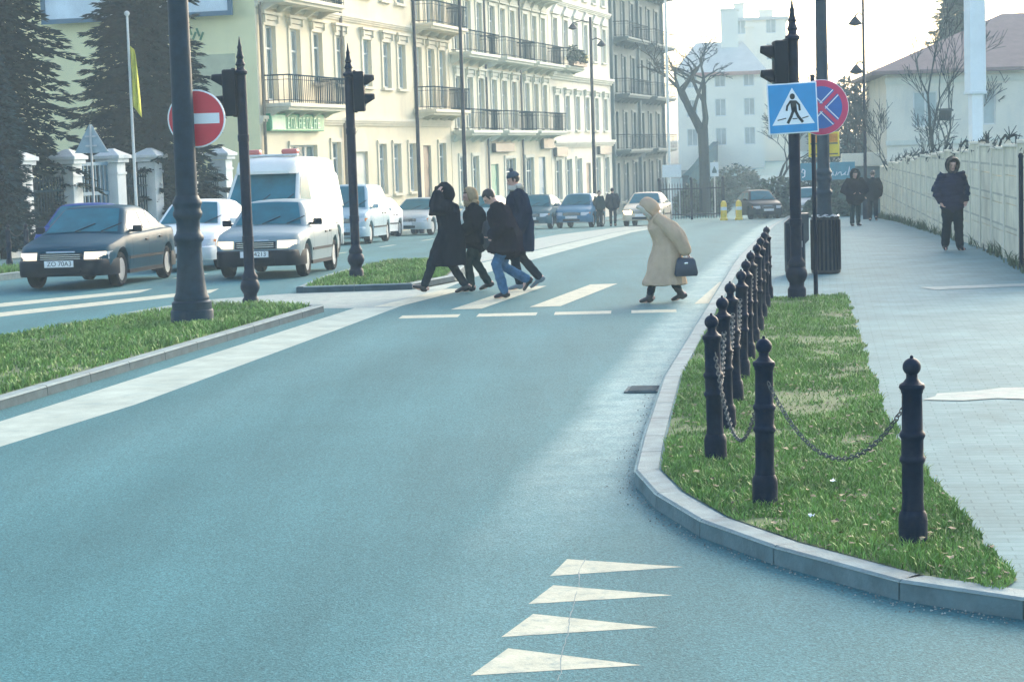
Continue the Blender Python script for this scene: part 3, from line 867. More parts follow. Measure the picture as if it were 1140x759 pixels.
mb = MB(); mb.tube([(13.4, -0.09, -0.2), (13.4, -0.09, 15)], 0.06, 8); mb.build('drainpipe', 'roof_dark', b2)

# third, pale and plainer
H = []
for k in range(6):
    s = 118.4 + k * 2.75
    for z0, z1, st in ((5.0, 7.0, 'w1'), (9.3, 11.4, 'w2'), (12.9, 14.9, 'w0')):
        H.append((s - 0.55, s + 0.55, z0, z1, st))
    if k != 3:
        H.append((s - 0.7, s + 0.7, 1.0, 3.3, 'w0'))
H.append((126.0, 127.3, 0.0, 3.0, 'door', 'win_brown'))
b3 = house('pale_tenement', 'pale tenement with moulded cornices and a planted balcony, left of the dark building', 116.8, 134.0, -1.7, [(4.0, 0.3, 0.4), (6.2 + 1.7, 0.3, 0.4), (12.2, 0.2, 0.3)], 16.5, 'pale_wall', 'sand_trim', H)
balcony_part(b3, 0.6, 5.2, 8.5, 1.0, 'rail', M['sand_trim'], dense=0.24)
for x0, x1 in ((0.4, 3.2), (12.4, 16.0)):
    mb = MB(); mb.box(((x0 + x1) / 2, -0.14, 3.75), (x1 - x0, 0.2, 0.5)); mb.build('shop_board', 'sign_dark', b3, smooth=False)

# fourth, soot dark, two columns of balconies
H = []
for k in range(6):
    s = 135.6 + k * 3.1
    for z0, z1, st in ((4.15, 6.6, 'w0'), (7.85, 10.3, 'w0'), (11.5, 14.0, 'w0'), (15.2, 17.2, 'w0')):
        H.append((s - 0.62, s + 0.62, z0, z1, st, 'pane_dark'))
    H.append((s - 0.7, s + 0.7, 0.6, 3.2, 'w0', 'pane_dark'))
b4 = house('dark_tenement', 'soot dark grey tenement with two columns of balconies at the end of the row', 134.1, 153.6, -2.05, [(3.5, 0.2, 0.3), (14.7, 0.3, 0.4)], 18.5, 'dark_wall', 'dark_trim', H)
for z in (3.95, 7.6, 11.3, 14.95):
    for x0, x1 in ((0.6, 8.4), (10.8, 18.9)):
        balcony_part(b4, x0, x1, z, 1.15, 'rail', M['dark_trim'], dense=0.3)
for x in (0.25, 9.6, 19.25):
    mb = MB(); mb.box((x, -0.09, 8.5), (0.36, 0.178, 17)); mb.build('pilaster', 'dark_trim', b4, smooth=False)

# flower boxes on the balcony of the pale tenement
def leaf_clump(name, centres, n, size, m, parent=None, seed=1, flat=0.6):
    rg = random.Random(seed)
    V = []; Fc = []
    for (cx, cy, cz, rx, ry, rz) in centres:
        for _ in range(n):
            while True:
                a, b, c = rg.uniform(-1, 1), rg.uniform(-1, 1), rg.uniform(-1, 1)
                q = a * a + b * b + c * c
                if 0.15 < q < 1: break
            p = Vector((cx + a * rx, cy + b * ry, cz + c * rz))
            d1 = Vector((rg.gauss(0, 1), rg.gauss(0, 1), rg.gauss(0, flat))).normalized()
            d2 = d1.cross(Vector((rg.gauss(0, 1), rg.gauss(0, 1), rg.gauss(0, 1)))).normalized()
            s_ = size * rg.uniform(0.5, 1.4)
            k = len(V)
            V += [tuple(p - d1 * s_), tuple(p + d2 * s_ * 0.45), tuple(p + d1 * s_), tuple(p - d2 * s_ * 0.45)]
            Fc.append((k, k + 1, k + 2, k + 3))
    return raw(name, V, Fc, m, parent)
p = fac(117.6); q = fac(119.6)
pl = thing('balcony_plants', 'leafy green plants with yellow flowers in boxes on the pale tenement balcony', 'plants', (p.x + 1.0, p.y - 0.3, 6.95), FROT)
mb = MB(); mb.box((2.2, 0, 0.12), (3.6, 0.3, 0.24)); mb.build('flower_box', 'win_brown', pl, smooth=False)
leaf_clump('foliage', [(0.9, 0, 0.6, 0.9, 0.35, 0.6), (2.3, 0, 0.5, 0.9, 0.35, 0.45), (3.4, 0.0, 0.45, 0.6, 0.3, 0.35)], 420, 0.09, 'hedge', pl, 3)
leaf_clump('flowers', [(2.9, -0.1, 0.5, 1.0, 0.4, 0.4)], 60, 0.06, 'sign_yellow', pl, 4)

# hazy blocks far up the street
def far_block(name, label, x, y, w, d, h, m, roofh, roofm, nx, nz, rz=0.0, extra=None, cham=False):
    t = thing(name, label, 'building', (x, y, G(y) - 0.5), rz)
    hs = []
    for i in range(nx):
        for j in range(nz):
            cx = -w / 2 + w * (i + 0.5) / nx; cz = 1.6 + (h - 1.2) * (j + 0.35) / nz
            hs.append((cx - 0.5, cx + 0.5, cz, cz + 1.6))
    mb = MB(); wall_holes(mb, w, -1, h, hs, y=-d / 2, x_start=-w / 2)
    for sx in (-w / 2, w / 2):
        mb.quad((sx, -d / 2, -1), (sx, d / 2, -1), (sx, d / 2, h), (sx, -d / 2, h))
    mb.quad((-w / 2, d / 2, -1), (w / 2, d / 2, -1), (w / 2, d / 2, h), (-w / 2, d / 2, h))
    mb.build('wall', m, t, smooth=False)
    for a, b, c, dd in hs:
        window_part(t, a, b, c, dd, 'win_white', 'pane', y=-d / 2 + 0.12, trans=0)
    mb = MB()
    if roofh > 0:
        mb.rings([[(-w / 2 - 0.4, -d / 2 - 0.4, h), (w / 2 + 0.4, -d / 2 - 0.4, h), (w / 2 + 0.4, d / 2 + 0.4, h), (-w / 2 - 0.4, d / 2 + 0.4, h)],
                  [(-w / 2 + 1.8, -0.2, h + roofh), (w / 2 - 1.8, -0.2, h + roofh), (w / 2 - 1.8, 0.2, h + roofh), (-w / 2 + 1.8, 0.2, h + roofh)]])
    else:
        mb.box((0, 0, h + 0.15), (w + 0.5, d + 0.5, 0.3))
    r = mb.build('roof', roofm, t, smooth=False)
    if extra:
        for (ex, ey, ez, sx, sy, sz) in extra:
            mb = MB(); mb.box((ex, ey, ez), (sx, sy, sz)); mb.box((ex, ey, ez + sz / 2 + 0.08), (sx + 0.2, sy + 0.2, 0.16)); mb.build('chimney', m, r, smooth=False)
    return t
M['haze_wall'] = mat('haze_paled_render', (0.80, 0.76, 0.62), 0.9, var=0.06, scale=0.5)  # wall colour lightened to stand in for distance haze
M['far_roof'] = mat('far_tin_roof', (0.52, 0.52, 0.46), 0.7, var=0.12, scale=1)
far_block('corner_house', 'pale house with a red eaves strip behind the bare forked tree', 20.6, 190, 8.0, 9, 9.3, 'haze_wall', 3.0, 'far_roof', 3, 3, R(-6), [(1.0, -0.5, 13.2, 1.6, 1.2, 4.0), (2.9, 0.6, 12.3, 0.7, 0.7, 2.6)])
mb = MB(); mb.box((0.6, -4.95, 9.15), (6.2, 0.14, 0.34)); mb.build('eaves_strip', 'terracotta', bpy.data.objects['corner_house'], smooth=False)
far_block('tall_block', 'tall blank-sided pale block rising palest at the far end of the street', 25.9, 205, 6.0, 12, 14.3, 'haze_wall', 0, 'far_roof', 2, 5, R(-6), [(-1.6, -3, 15.2, 1.0, 1.0, 1.8), (1.2, 1, 15.0, 1.4, 1.0, 1.2)])
far_block('low_block', 'low teal grey building behind the hill road, right of the tall block', 33.5, 230, 9.0, 10, 5.0, 'dark_trim', 1.5, 'roof_dark', 4, 1, R(-6))
# grit and small stones swept against the kerb
rg = random.Random(9)
V = []; Fc = []
for _ in range(420):
    k_ = rg.randrange(4, 12)
    a, b = Vector(KR[k_]), Vector(KR[k_ + 1]); q = a.lerp(b, rg.random()); tt_ = (b - a).normalized()
    d_ = abs(rg.gauss(0, 0.07)) + 0.012
    x, y = q.x - tt_.y * d_, q.y + tt_.x * d_
    if y > 24: continue
    s_ = rg.uniform(0.003, 0.007); z = G(y) + 0.004 + s_ * 0.5; n0 = len(V)
    V += [(x + s_, y, z - s_ * .6), (x - s_ * .7, y + s_, z - s_ * .6), (x - s_ * .6, y - s_ * .9, z - s_ * .6), (x, y, z + s_ * .7)]
    Fc += [(n0, n0 + 1, n0 + 3), (n0 + 1, n0 + 2, n0 + 3), (n0 + 2, n0, n0 + 3)]
o = raw('gravel', V, Fc, mat('kerbside_grit', (0.22, 0.24, 0.22), 0.9, var=0.5, scale=9, island=0.6)); o['kind'] = 'stuff'

# ------------------------------------------------------------------ garden fence with white pillars, gate, flagpole
M['white_stone'] = mat('white_pillar_render', (0.62, 0.66, 0.65), 0.85, var=0.1, scale=2, bump=0.15, dirt=((0.36, 0.40, 0.40), 1.6, 0.6, (1, 1, 0.4)))
M['gate_blue'] = mat('blue_grey_gate_paint', (0.10, 0.21, 0.28), 0.55, var=0.15, scale=3)
p0 = fac(46.0)
fz = -0.65
f = thing('garden_fence', 'long garden fence of white pillars with dark railings in front of the spruces', 'fence', (p0.x, p0.y, fz), FROT)
pil = [0.2, 4.4, 8.7, 11.6, 14.4, 17.0, 19.7, 22.6]
for a, b in zip(pil[:-1], pil[1:]):
    if a == 11.6: continue
    mb = MB(); mb.box(((a + b) / 2, 0, 0.1), (b - a - 0.58, 0.36, 1.0)); mb.build('plinth', 'white_stone', f, smooth=False)
for x in pil:
    zz = -0.02 * (x * 0.97)
    mb = MB()
    mb.box((x, 0, 1.15), (0.56, 0.56, 3.4)); mb.box((x, 0, 2.92), (0.74, 0.74, 0.12), bevel=0.02); mb.box((x, 0, 3.03), (0.86, 0.86, 0.11), bevel=0.02)
    mb.rings([[(x - .4, -.4, 3.086), (x + .4, -.4, 3.086), (x + .4, .4, 3.086), (x - .4, .4, 3.086)], [(x - .06, -.06, 3.28), (x + .06, -.06, 3.28), (x + .06, .06, 3.28), (x - .06, .06, 3.28)]])
    mb.box((x, 0, 2.55), (0.62, 0.62, 0.07))
    mb.build('pillar', 'white_stone', f, smooth=False)
for a, b in zip(pil[:-1], pil[1:]):
    if a == 11.6: continue
    mb = MB()
    for z in (0.72, 2.15): mb.box(((a + b) / 2, 0, z), (b - a - 0.57, 0.05, 0.06))
    n = int((b - a - 0.6) / 0.16)
    for i in range(n):
        x = a + 0.36 + (b - a - 0.72) * i / (n - 1)
        mb.box((x, 0, 1.5), (0.03, 0.03, 1.8))
        mb.rings([[(x - .03, -.03, 2.4), (x + .03, -.03, 2.4), (x + .03, .03, 2.4), (x - .03, .03, 2.4)], [(x - .004, -.004, 2.56), (x + .004, -.004, 2.56), (x + .004, .004, 2.56), (x - .004, .004, 2.56)]])
    mb.build('railing', 'rail', f, smooth=False)
g = thing('garden_gate', 'blue grey barred garden gate between two of the white pillars', 'gate', (*(fac(46.0 + 13.0)).xy, fz), FROT)
mb = MB()
for z in (0.9, 2.0, 2.85): mb.box((0, 0, z), (2.1, 0.07, 0.1))
for i in range(9): mb.box((-1.0 + i * 0.25, 0, 1.72), (0.045, 0.05, 2.25))
mb.build('leaf', 'gate_blue', g, smooth=False)
ts = thing('warning_sign', 'grey back of a triangular road sign on a thin post before the white pillars', 'road sign', (-11.05, 53.0, G(53) + 0.12))
mb = MB(); mb.tube([(0, -0.05, -0.2), (0, -0.05, 3.45)], 0.03, 8); mb.build('post', 'steel', ts)
mb = MB(); mb.prism([(-0.43, 2.75), (-0.47, 2.71), (0.47, 2.71), (0.43, 2.75), (0.03, 3.47), (-0.03, 3.47)], -0.012, 0.012); mb.build('plate', mat('grey_sign_back', (0.24, 0.34, 0.38), 0.5, var=0.12, scale=4), ts, smooth=False)
mb = MB()
for z in (2.9, 3.15): mb.box((0, -0.04, z), (0.3, 0.05, 0.04))
mb.build('bracket', 'steel', ts, smooth=False)
fp = thing('flagpole', 'thin white flagpole carrying a hanging yellow flag in front of the wide spruce', 'flagpole', (-10.98, 58.6, -0.45))
mb = MB(); mb.tube([(0, 0, 0), (0, 0, 6.95)], [0.05, 0.035], 8); mb.build('pole', 'white_stone', fp)
mb = MB(); mb.ball((0, 0, 7.0), (0.08, 0.08, 0.08), 10); mb.build('finial', 'white_stone', fp)
mb = MB()
rs = []
for i in range(15):
    z = 6.05 - i * 0.125
    w_ = 0.13 + 0.10 * (i / 14) ** 0.6
    rs.append([(0.05 + w_ * k / 6, 0.05 * math.sin(k * 1.9 + i * 0.23), z - 0.05 * k * (0.4 + i / 20)) for k in range(7)])
mb.rings(rs, closed=False)
o = mb.build('flag', mat('yellow_flag', (0.60, 0.58, 0.06), 0.8, var=0.15, scale=5), fp)
md = o.modifiers.new('thick', 'SOLIDIFY'); md.thickness = 0.006

# ------------------------------------------------------------------ trees
def spruce(name, label, loc, H, Rm, m, n=230, z_low=0.3, seed=1, droop=0.35, dens=1.0, needle=0.16, top_pow=0.85):
    n = int(n * 1.9)
    rg = random.Random(seed)
    t = thing(name, label, 'tree', loc)
    mb = MB(); mb.tube([(0, 0, -0.3), (0.03, 0, H * 0.4), (0, 0.02, H)], [0.22 * H / 10, 0.14 * H / 10, 0.02], 9); mb.build('trunk', 'bark', t)
    V = []; Fc = []
    for i in range(n):
        z = z_low + (H - z_low) * (i + rg.random()) / n
        rr = Rm * (1 - (z / H)) ** top_pow * rg.uniform(0.55, 1.0) * (1.18 if i % 9 == 0 else 1.0) + 0.12
        a = i * 2.39996 + rg.uniform(-0.4, 0.4)
        ca, sa = math.cos(a), math.sin(a)
        steps = max(5, int(rr * 8 * dens))
        for k in range(steps):
            u = (k + 1) / steps
            r_ = rr * u
            zc = z + 0.10 * rr * u - droop * rr * u * u + (0.12 * rr * max(0, u - 0.7))
            side = (1 - u) * 0.42 * rr + 0.05
            for q in range(8):
                off = rg.uniform(-1, 1) * side
                px_, py_ = ca * r_ - sa * off, sa * r_ + ca * off
                pz = zc - abs(off) * 0.28 + rg.uniform(-0.05, 0.05)
                ln = needle * rg.uniform(0.6, 1.5)
                b = a + (0.9 if off > 0 else -0.9) * min(1, abs(off) / 0.3) + rg.uniform(-0.4, 0.4)
                d = Vector((math.cos(b), math.sin(b), rg.uniform(-0.55, 0.1))) * ln
                wv = Vector((-math.sin(b), math.cos(b), rg.uniform(-0.6, 0.6))).normalized() * ln * 0.19
                p = Vector((px_, py_, pz)); k0 = len(V)
                V += [tuple(p - wv), tuple(p + d * 0.5 - wv * 1.1), tuple(p + d), tuple(p + d * 0.5 + wv * 1.1), tuple(p + wv)]
                Fc.append((k0, k0 + 1, k0 + 2, k0 + 3, k0 + 4))
    for _ in range(5200):           # twiggy inner mass, so the crown is not see-through
        z = z_low + (H - z_low) * 0.94 * rg.random() ** 1.1
        rr = Rm * (1 - (z / H)) ** top_pow * 0.72 * math.sqrt(rg.random()); a = rg.uniform(0, 6.283)
        p = Vector((rr * math.cos(a), rr * math.sin(a), z - rr * droop * 0.5))
        d = Vector((math.cos(a + rg.uniform(-.8, .8)), math.sin(a + rg.uniform(-.8, .8)), rg.uniform(-.6, .3))) * needle * rg.uniform(0.7, 1.5)
        wv = d.cross(Vector((rg.gauss(0, 1), rg.gauss(0, 1), rg.gauss(0, 1)))).normalized() * needle * 0.3; k0 = len(V)
        V += [tuple(p - wv), tuple(p + d), tuple(p + wv)]
        Fc.append((k0, k0 + 1, k0 + 2))
    raw('crown', V, Fc, m, t)
    return t

spruce('spruce_tree', 'tall dark spruce at the left edge with separate drooping boughs, behind the fence', (-14.4, 55.5, -0.4), 15.0, 3.1, 'needle', n=210, z_low=0.9, seed=3, droop=0.32, needle=0.21, top_pow=0.5)
spruce('spruce_tree', 'wide dark conical spruce in front of the yellow gable, behind the flagpole', (-11.35, 62.8, -0.5), 12.5, 3.35, 'needle', n=240, z_low=1.2, seed=8, droop=0.2, needle=0.2, top_pow=0.8, dens=1.2)
spruce('spruce_tree', 'small bluish spruce at the left edge in front of the tall dark one', (-13.15, 51.5, -0.3), 5.4, 1.0, 'needle_blue', n=150, z_low=0.4, seed=5, droop=0.1, needle=0.15, top_pow=0.7, dens=1.4)
sh = thing('garden_shrub', 'dark leafy shrub mass filling the garden behind the white pillars', 'shrub', (-14.4, 60.0, -0.4))
leaf_clump('foliage', [(-1.6, -3, 1.1, 1.3, 1.6, 1.3), (0.2, -1, 1.0, 1.2, 1.6, 1.2), (1.4, 2.5, 1.1, 1.2, 2.0, 1.3), (2.6, 5.5, 1.2, 1.2, 2, 1.4), (3.6, 8.4, 1.0, 0.9, 1.6, 1.2)], 1500, 0.13, 'needle', sh, 11)
mb = MB()
for x, y in ((-1.6, -3), (0.2, -1), (1.4, 2.5), (2.6, 5.5), (3.6, 8.4)): mb.tube([(x, y, -0.2), (x + .1, y, 1.2)], [0.08, 0.03], 6)
mb.build('stem', 'bark', sh)

def bare_tree(name, label, loc, H, r0, seed, depth=5, spread=0.55, m='bark', lean=(0, 0), first=0.35, twig='twig', ratio=0.72, forks=(2, 3), rmin=0.012, up=0.25):
    rg = random.Random(seed)
    t = thing(name, label, 'tree', loc)
    tr = MB(); cr = MB()
    def grow(p, d, L, r, k):
        pts = [p]; n = 3
        q = p
        for i in range(n):
            d = (d + Vector((rg.gauss(0, .09), rg.gauss(0, .09), rg.gauss(0, .05) + up * 0.12))).normalized()
            q = q + d * (L / n)
            pts.append(q)
        r1 = max(rmin, r * 0.68)
        (tr if k == depth else cr).tube(pts, [r + (r1 - r) * i / n for i in range(n + 1)], 7 if k >= depth - 1 else 4 if k > 1 else 3, cap=False)
        if k == 0: return
        for i in range(rg.choice(forks) + (1 if k <= 2 else 0)):
            ax = Vector((rg.gauss(0, 1), rg.gauss(0, 1), rg.gauss(0, 1)))
            ax = (ax - d * ax.dot(d)).normalized()
            nd = (d + ax * spread * rg.uniform(0.6, 1.4) + Vector((0, 0, up))).normalized()
            st = pts[-1] if i < 2 else pts[2]
            grow(st, nd, L * ratio * rg.uniform(0.8, 1.15), max(rmin, r1 * rg.uniform(0.7, 0.95)), k - 1)
    d0 = Vector((lean[0], lean[1], 1)).normalized()
    grow(Vector((0, 0, -0.3)), d0, H * first, r0, depth)
    tr.build('trunk', m, t); cr.build('crown', twig, t)
    return t

# the forked tree in the middle distance: two heavy limbs from a leaning trunk
ft = thing('forked_tree', 'bare forked street tree behind the iron railing at the end of the row', 'tree', (12.45, 125.0, -1.75))
mb = MB()
mb.tube([(0, 0, -0.3), (0.02, 0, 2.5), (-0.05, 0, 5.0)], [0.38, 0.33, 0.34], 9)
mb.build('trunk', 'bark', ft)
rg = random.Random(4)
cr = MB()
def limb(p, d, L, r, k):
    pts = [p]; q = p
    for i in range(3):
        d = (d + Vector((rg.gauss(0, .13), rg.gauss(0, .13), 0.05))).normalized(); q = q + d * L / 3; pts.append(q)
    cr.tube(pts, [r, r * .88, r * .76, r * .64], 7 if k > 3 else 4, cap=False)
    if k:
        for i in range(3):
            ax = Vector((rg.gauss(0, 1), rg.gauss(0, 1), rg.gauss(0, .6)))
            limb(pts[-1] if i < 2 else pts[2], (d + ax * 0.7).normalized(), L * rg.uniform(.45, .68), max(.018, r * rg.uniform(.4, .6)), k - 1)
limb(Vector((-0.05, 0, 4.6)), Vector((-0.5, 0, 1)), 3.0, 0.30, 5)
limb(Vector((0.0, 0, 4.6)), Vector((0.26, 0.1, 1)), 3.1, 0.22, 5)
limb(Vector((-0.6, 0, 6.0)), Vector((0.12, 0.1, 1)), 2.2, 0.12, 4)
cr.build('crown', 'bark', ft)

for i, (x, y, h, sd, lb) in enumerate(((17.3, 100, 8.2, 21, 'bare hazy tree beyond the end of the concrete wall, nearest the lamp with two lanterns'), (20.6, 108, 8.8, 33, 'bare hazy tree with the densest twigs, between the two lantern lamp and the house'), (15.4, 113, 7.6, 45, 'bare hazy tree half hidden behind the blue crossing sign'),
                                       (22.2, 92, 7.0, 71, 'thin bare tree standing at the corner of the house, beyond the wall'))):
    bare_tree('bare_tree', lb, (x, y, G(y)), h, 0.17, sd, depth=6, spread=0.6, first=0.26, ratio=0.78, rmin=0.016, m='bark', twig='bark')['group'] = 'bare trees beyond the wall'
et = thing('evergreen_tree', 'broad dark teal evergreen mass behind the lamp with two lanterns, beyond the wall', 'tree', (18.6, 109.0, -1.4))
mb = MB(); mb.tube([(0, 0, -0.2), (0.1, 0, 3), (0, 0, 6.6)], [0.22, 0.16, 0.04], 8); mb.build('trunk', 'bark', et)
leaf_clump('crown', [(0, 0, 2.2, 1.9, 1.6, 1.6), (-0.7, 0.2, 3.8, 1.5, 1.4, 1.5), (0.8, -0.2, 4.2, 1.3, 1.2, 1.5), (0.1, 0, 5.8, 1.0, 0.9, 1.3), (1.3, 0, 2.6, 1.2, 1.1, 1.3), (-1.5, 0, 1.8, 1.1, 1, 1.3)], 520, 0.17, mat('hazy_evergreen', (0.02, 0.06, 0.065), 0.8, var=0.4, scale=1, island=0.5, spec=0.0), et, 23)
bare_tree('young_tree', 'slim double stemmed bare tree behind the wall carrying a nest box', (15.5, 70.0, -0.7), 7.4, 0.085, 17, depth=5, spread=0.5, first=0.36, rmin=0.010)
bare_tree('young_tree', 'leaning bare sapling behind the wall, left of the one with the nest box', (14.9, 72.5, -0.7), 5.2, 0.05, 12, depth=5, spread=0.6, first=0.34, lean=(-0.25, 0), rmin=0.009)
bare_tree('young_tree', 'thin bare sapling right behind the hooded walker, over the wall', (13.6, 62, -0.5), 4.3, 0.045, 27, depth=5, spread=0.7, first=0.36, lean=(0.15, 0), rmin=0.009)
nb = thing('nest_box', 'small dark box fixed on the slim tree behind the wall', 'nest box', (15.45, 69.85, 2.95))
mb = MB(); mb.box((0, -0.05, 0), (0.34, 0.26, 0.34)); mb.build('body', 'bark', nb, smooth=False)
mb = MB(); mb.box((0, -0.08, 0.2), (0.5, 0.4, 0.05), Matrix.Rotation(R(8), 4, 'X')); mb.build('lid', 'twig', nb, smooth=False)
spruce('conifer_tree', 'green conifer rising behind the tiled roof', (25.3, 112, -1.6), 14.0, 2.4, mat('conifer_green', (0.03, 0.085, 0.055), 0.65, var=0.4, scale=1.2, island=0.5), n=190, z_low=2, seed=15, droop=0.2, needle=0.24, top_pow=0.7)

# shrubs and hedges in the hazy distance
for x, y, w, h, sd, lb in ((14.6, 106, 1.6, 2.2, 1, 'dark hedge bush behind the two lamp bases'), (17.6, 103, 1.7, 2.5, 2, 'tall dark hedge bush beyond the two distant walkers'), (12.7, 128, 1.6, 2.4, 3, 'dark bush behind the iron railing'), (16.6, 143, 1.6, 2.8, 4, 'blue green bush at the foot of the left retaining wall'), (14.6, 90, 0.9, 1.3, 7, 'low green bush by the far end of the wall')):
    t = thing('hedge_bush', lb, 'bush', (x, y, G(y)), 0, 'bushes in the distance')
    mb = MB(); mb.tube([(0, 0, -0.2), (0.05, 0, h * 0.6)], [0.1, 0.03], 6); mb.tube([(0, 0, 0), (0.5 * w, 0.2, h * 0.55)], [0.07, 0.02], 5); mb.build('stem', 'bark', t)
    leaf_clump('foliage', [(0, 0, h * 0.5, w, w * 0.8, h * 0.52), (w * 0.6, 0.3, h * 0.4, w * 0.7, w * 0.6, h * 0.42), (-w * 0.6, -0.2, h * 0.36, w * 0.7, w * 0.6, h * 0.4)], 900, 0.16, 'hedge', t, sd)

M['teal_wall'] = mat('teal_retaining_wall', (0.02, 0.06, 0.08), 0.9, var=0.3, scale=1, spec=0.0)
for nm_, ua, ub, hh_, lb_ in (('retaining_wall', -8.6, -9.6, 2.4, 'teal grey retaining wall on the left of the hill road, under the tall block'), ('retaining_wall', 0.6, 0.6, 1.7, 'low teal grey retaining wall on the right of the hill road')):
    t = thing(nm_, lb_, 'wall', (0, 0, 0), 0, 'retaining walls of the hill road')
    mbw = MB(); mbk = MB()
    ys_ = [132 + 4 * k for k in range(26)]
    for ya, yb in zip(ys_[:-1], ys_[1:]):
        xa, xb = U(ua + (ub - ua) * (ya - 132) / 100, ya)[0], U(ua + (ub - ua) * (yb - 132) / 100, yb)[0]
        for m_, z0, z1, w_ in ((mbw, -0.4, hh_, 0.18), (mbk, hh_, hh_ + 0.14, 0.26)):
            m_.rings([[(xa - w_, ya, G(ya) + z0), (xa + w_, ya, G(ya) + z0), (xa + w_, ya, G(ya) + z1), (xa - w_, ya, G(ya) + z1)], [(xb - w_, yb, G(yb) + z0), (xb + w_, yb, G(yb) + z0), (xb + w_, yb, G(yb) + z1), (xb - w_, yb, G(yb) + z1)]])
    mbw.build('face', 'teal_wall', t, smooth=False, weld=True); mbk.build('coping', 'teal_wall', t, smooth=False, weld=True)

# ------------------------------------------------------------------ right hand wall, house, pillar
M['panel'] = bricks('concrete_panel', (0.66, 0.61, 0.46), (0.62, 0.58, 0.45), (0.42, 0.40, 0.32), 1.0, 1.1, 0.52, 0.9, 0.02, flip=True)
M['wall_frame'] = mat('cream_concrete_frame', (0.66, 0.62, 0.5), 0.9, var=0.12, scale=2, dirt=((0.42, 0.41, 0.34), 2, 0.5))
WLEN = (WL1 - WL0).length
WROT = math.atan2(_wd.y, _wd.x)
cw = thing('concrete_wall', 'long cream concrete panel wall along the right hand pavement', 'wall', (WL0.x, WL0.y, 0.12), WROT)
n = 24
seg = WLEN / n
mbp = MB(); mbc = MB(); mbf = MB()
for i in range(n):
    xa, xb = i * seg, (i + 1) * seg
    za, zb = G(WL0.y + _wd.y * xa), G(WL0.y + _wd.y * xb)
    top = 1.95 + 0.05 * math.sin(i * 1.7) + (0.06 if i % 5 == 0 else 0)
    zm = (za + zb) / 2
    for r_ in range(4):
        z0 = zm - 0.05 + top * r_ / 4; z1 = zm - 0.05 + top * (r_ + 1) / 4
        mbp.box(((xa + xb) / 2, 0.06 + rnd.uniform(-0.006, 0.006), (z0 + z1) / 2), (seg - 0.08, 0.07, z1 - z0 - 0.014))
    mbc.box(((xa + xb) / 2, 0.06, zm + top - 0.03), (seg - 0.08, 0.14, 0.045))
    mbf.box((xa, 0.05, zm + 0.95), (0.13, 0.14, 2.12))
mbf.box((WLEN, 0.05, zb + 0.95), (0.13, 0.14, 2.1))
mbp.build('panels', 'panel', cw, smooth=False); mbc.build('coping', 'wall_frame', cw, smooth=False); mbf.build('frame', 'wall_frame', cw, smooth=False)
# dry creeper trailing over the coping
mb = MB()
rg = random.Random(6)
pts = []
for i in range(0, 120):
    x = 0.6 + i * 0.40
    z = G(WL0.y + _wd.y * x) + 1.98 + 0.10 * math.sin(i * 0.6) + 0.06 * math.sin(i * 1.7 + 1) + rg.uniform(-.03, .03)
    pts.append((x, 0.06 + rg.uniform(-.05, .05), z))
mb.tube(pts, 0.022, 5)
for p in pts:
    for _ in range(3):
        mb.tube([p, (p[0] + rg.uniform(-.3, .3), p[1] + rg.uniform(-.12, .1), p[2] + rg.uniform(-.16, .2))], [0.012, 0.006], 4)
cr_ = thing('creeper', 'dry leafless creeper trailing along the top of the concrete wall', 'creeper', (WL0.x, WL0.y, 0.12), WROT)
mb.build('stem', 'twig', cr_)
wpz = thing('wall_post', 'slim dark post standing against the concrete wall at the right edge', 'post', (8.04, 31.0, 0.12))
mb = MB(); mb.tube([(0, 0, 0), (0, 0, 1.72)], 0.036, 10); mb.build('shaft', 'iron', wpz)
mb = MB(); mb.lathe([(0.04, 1.72), (0.045, 1.75), (0.03, 1.79), (0.004, 1.8)], 10); mb.build('cap', 'iron', wpz)

hs_ = thing('villa', 'pale villa with a dark hipped roof behind the concrete wall', 'house', (24.6, 96.0, -1.2), R(-6))
w2, d2, ev = 6.6, 6.0, 6.3
hl = [(-w2 + 1.2 + k * 2.6, -w2 + 2.3 + k * 2.6, 3.9, 5.5) for k in range(5)] + [(-w2 + 1.2 + k * 2.6, -w2 + 2.3 + k * 2.6, 0.9, 2.5) for k in range(5)]
mb = MB(); wall_holes(mb, w2 * 2, -1, ev, hl, y=-d2, x_start=-w2)
for sx in (-w2, w2): mb.quad((sx, -d2, -1), (sx, d2, -1), (sx, d2, ev), (sx, -d2, ev))
mb.quad((-w2, d2, -1), (w2, d2, -1), (w2, d2, ev), (-w2, d2, ev)); mb.build('wall', 'pale_wall', hs_, smooth=False)
mb = MB(); mb.box((0, -d2 - 0.05, 3.2), (2 * w2 + 0.1, 0.1, 0.22)); mb.box((0, -d2 - 0.04, 6.0), (2 * w2 + 0.1, 0.08, 0.3)); mb.build('string_course', 'sand_trim', hs_, smooth=False)
for a, b, c, d in hl: window_part(hs_, a, b, c, d, 'win_white', 'pane_light', y=-d2 + 0.12, trans=0)
M['roof_tile'] = mat('brown_roof_tiles', (0.21, 0.15, 0.135), 0.85, var=0.15, scale=2, bump=0.3, bscale=12)
mb = MB()
e_ = 0.7
mb.rings([[(-w2 - e_, -d2 - e_, ev), (w2 + e_, -d2 - e_, ev), (w2 + e_, d2 + e_, ev), (-w2 - e_, d2 + e_, ev)], [(-w2 - e_, -d2 - e_, ev + 0.16), (w2 + e_, -d2 - e_, ev + 0.16), (w2 + e_, d2 + e_, ev + 0.16), (-w2 - e_, d2 + e_, ev + 0.16)],
          [(-0.6, -0.3, ev + 2.9), (0.9, -0.3, ev + 2.9), (0.9, 0.3, ev + 2.9), (-0.6, 0.3, ev + 2.9)]])
rf = mb.build('roof', 'roof_tile', hs_, smooth=False)
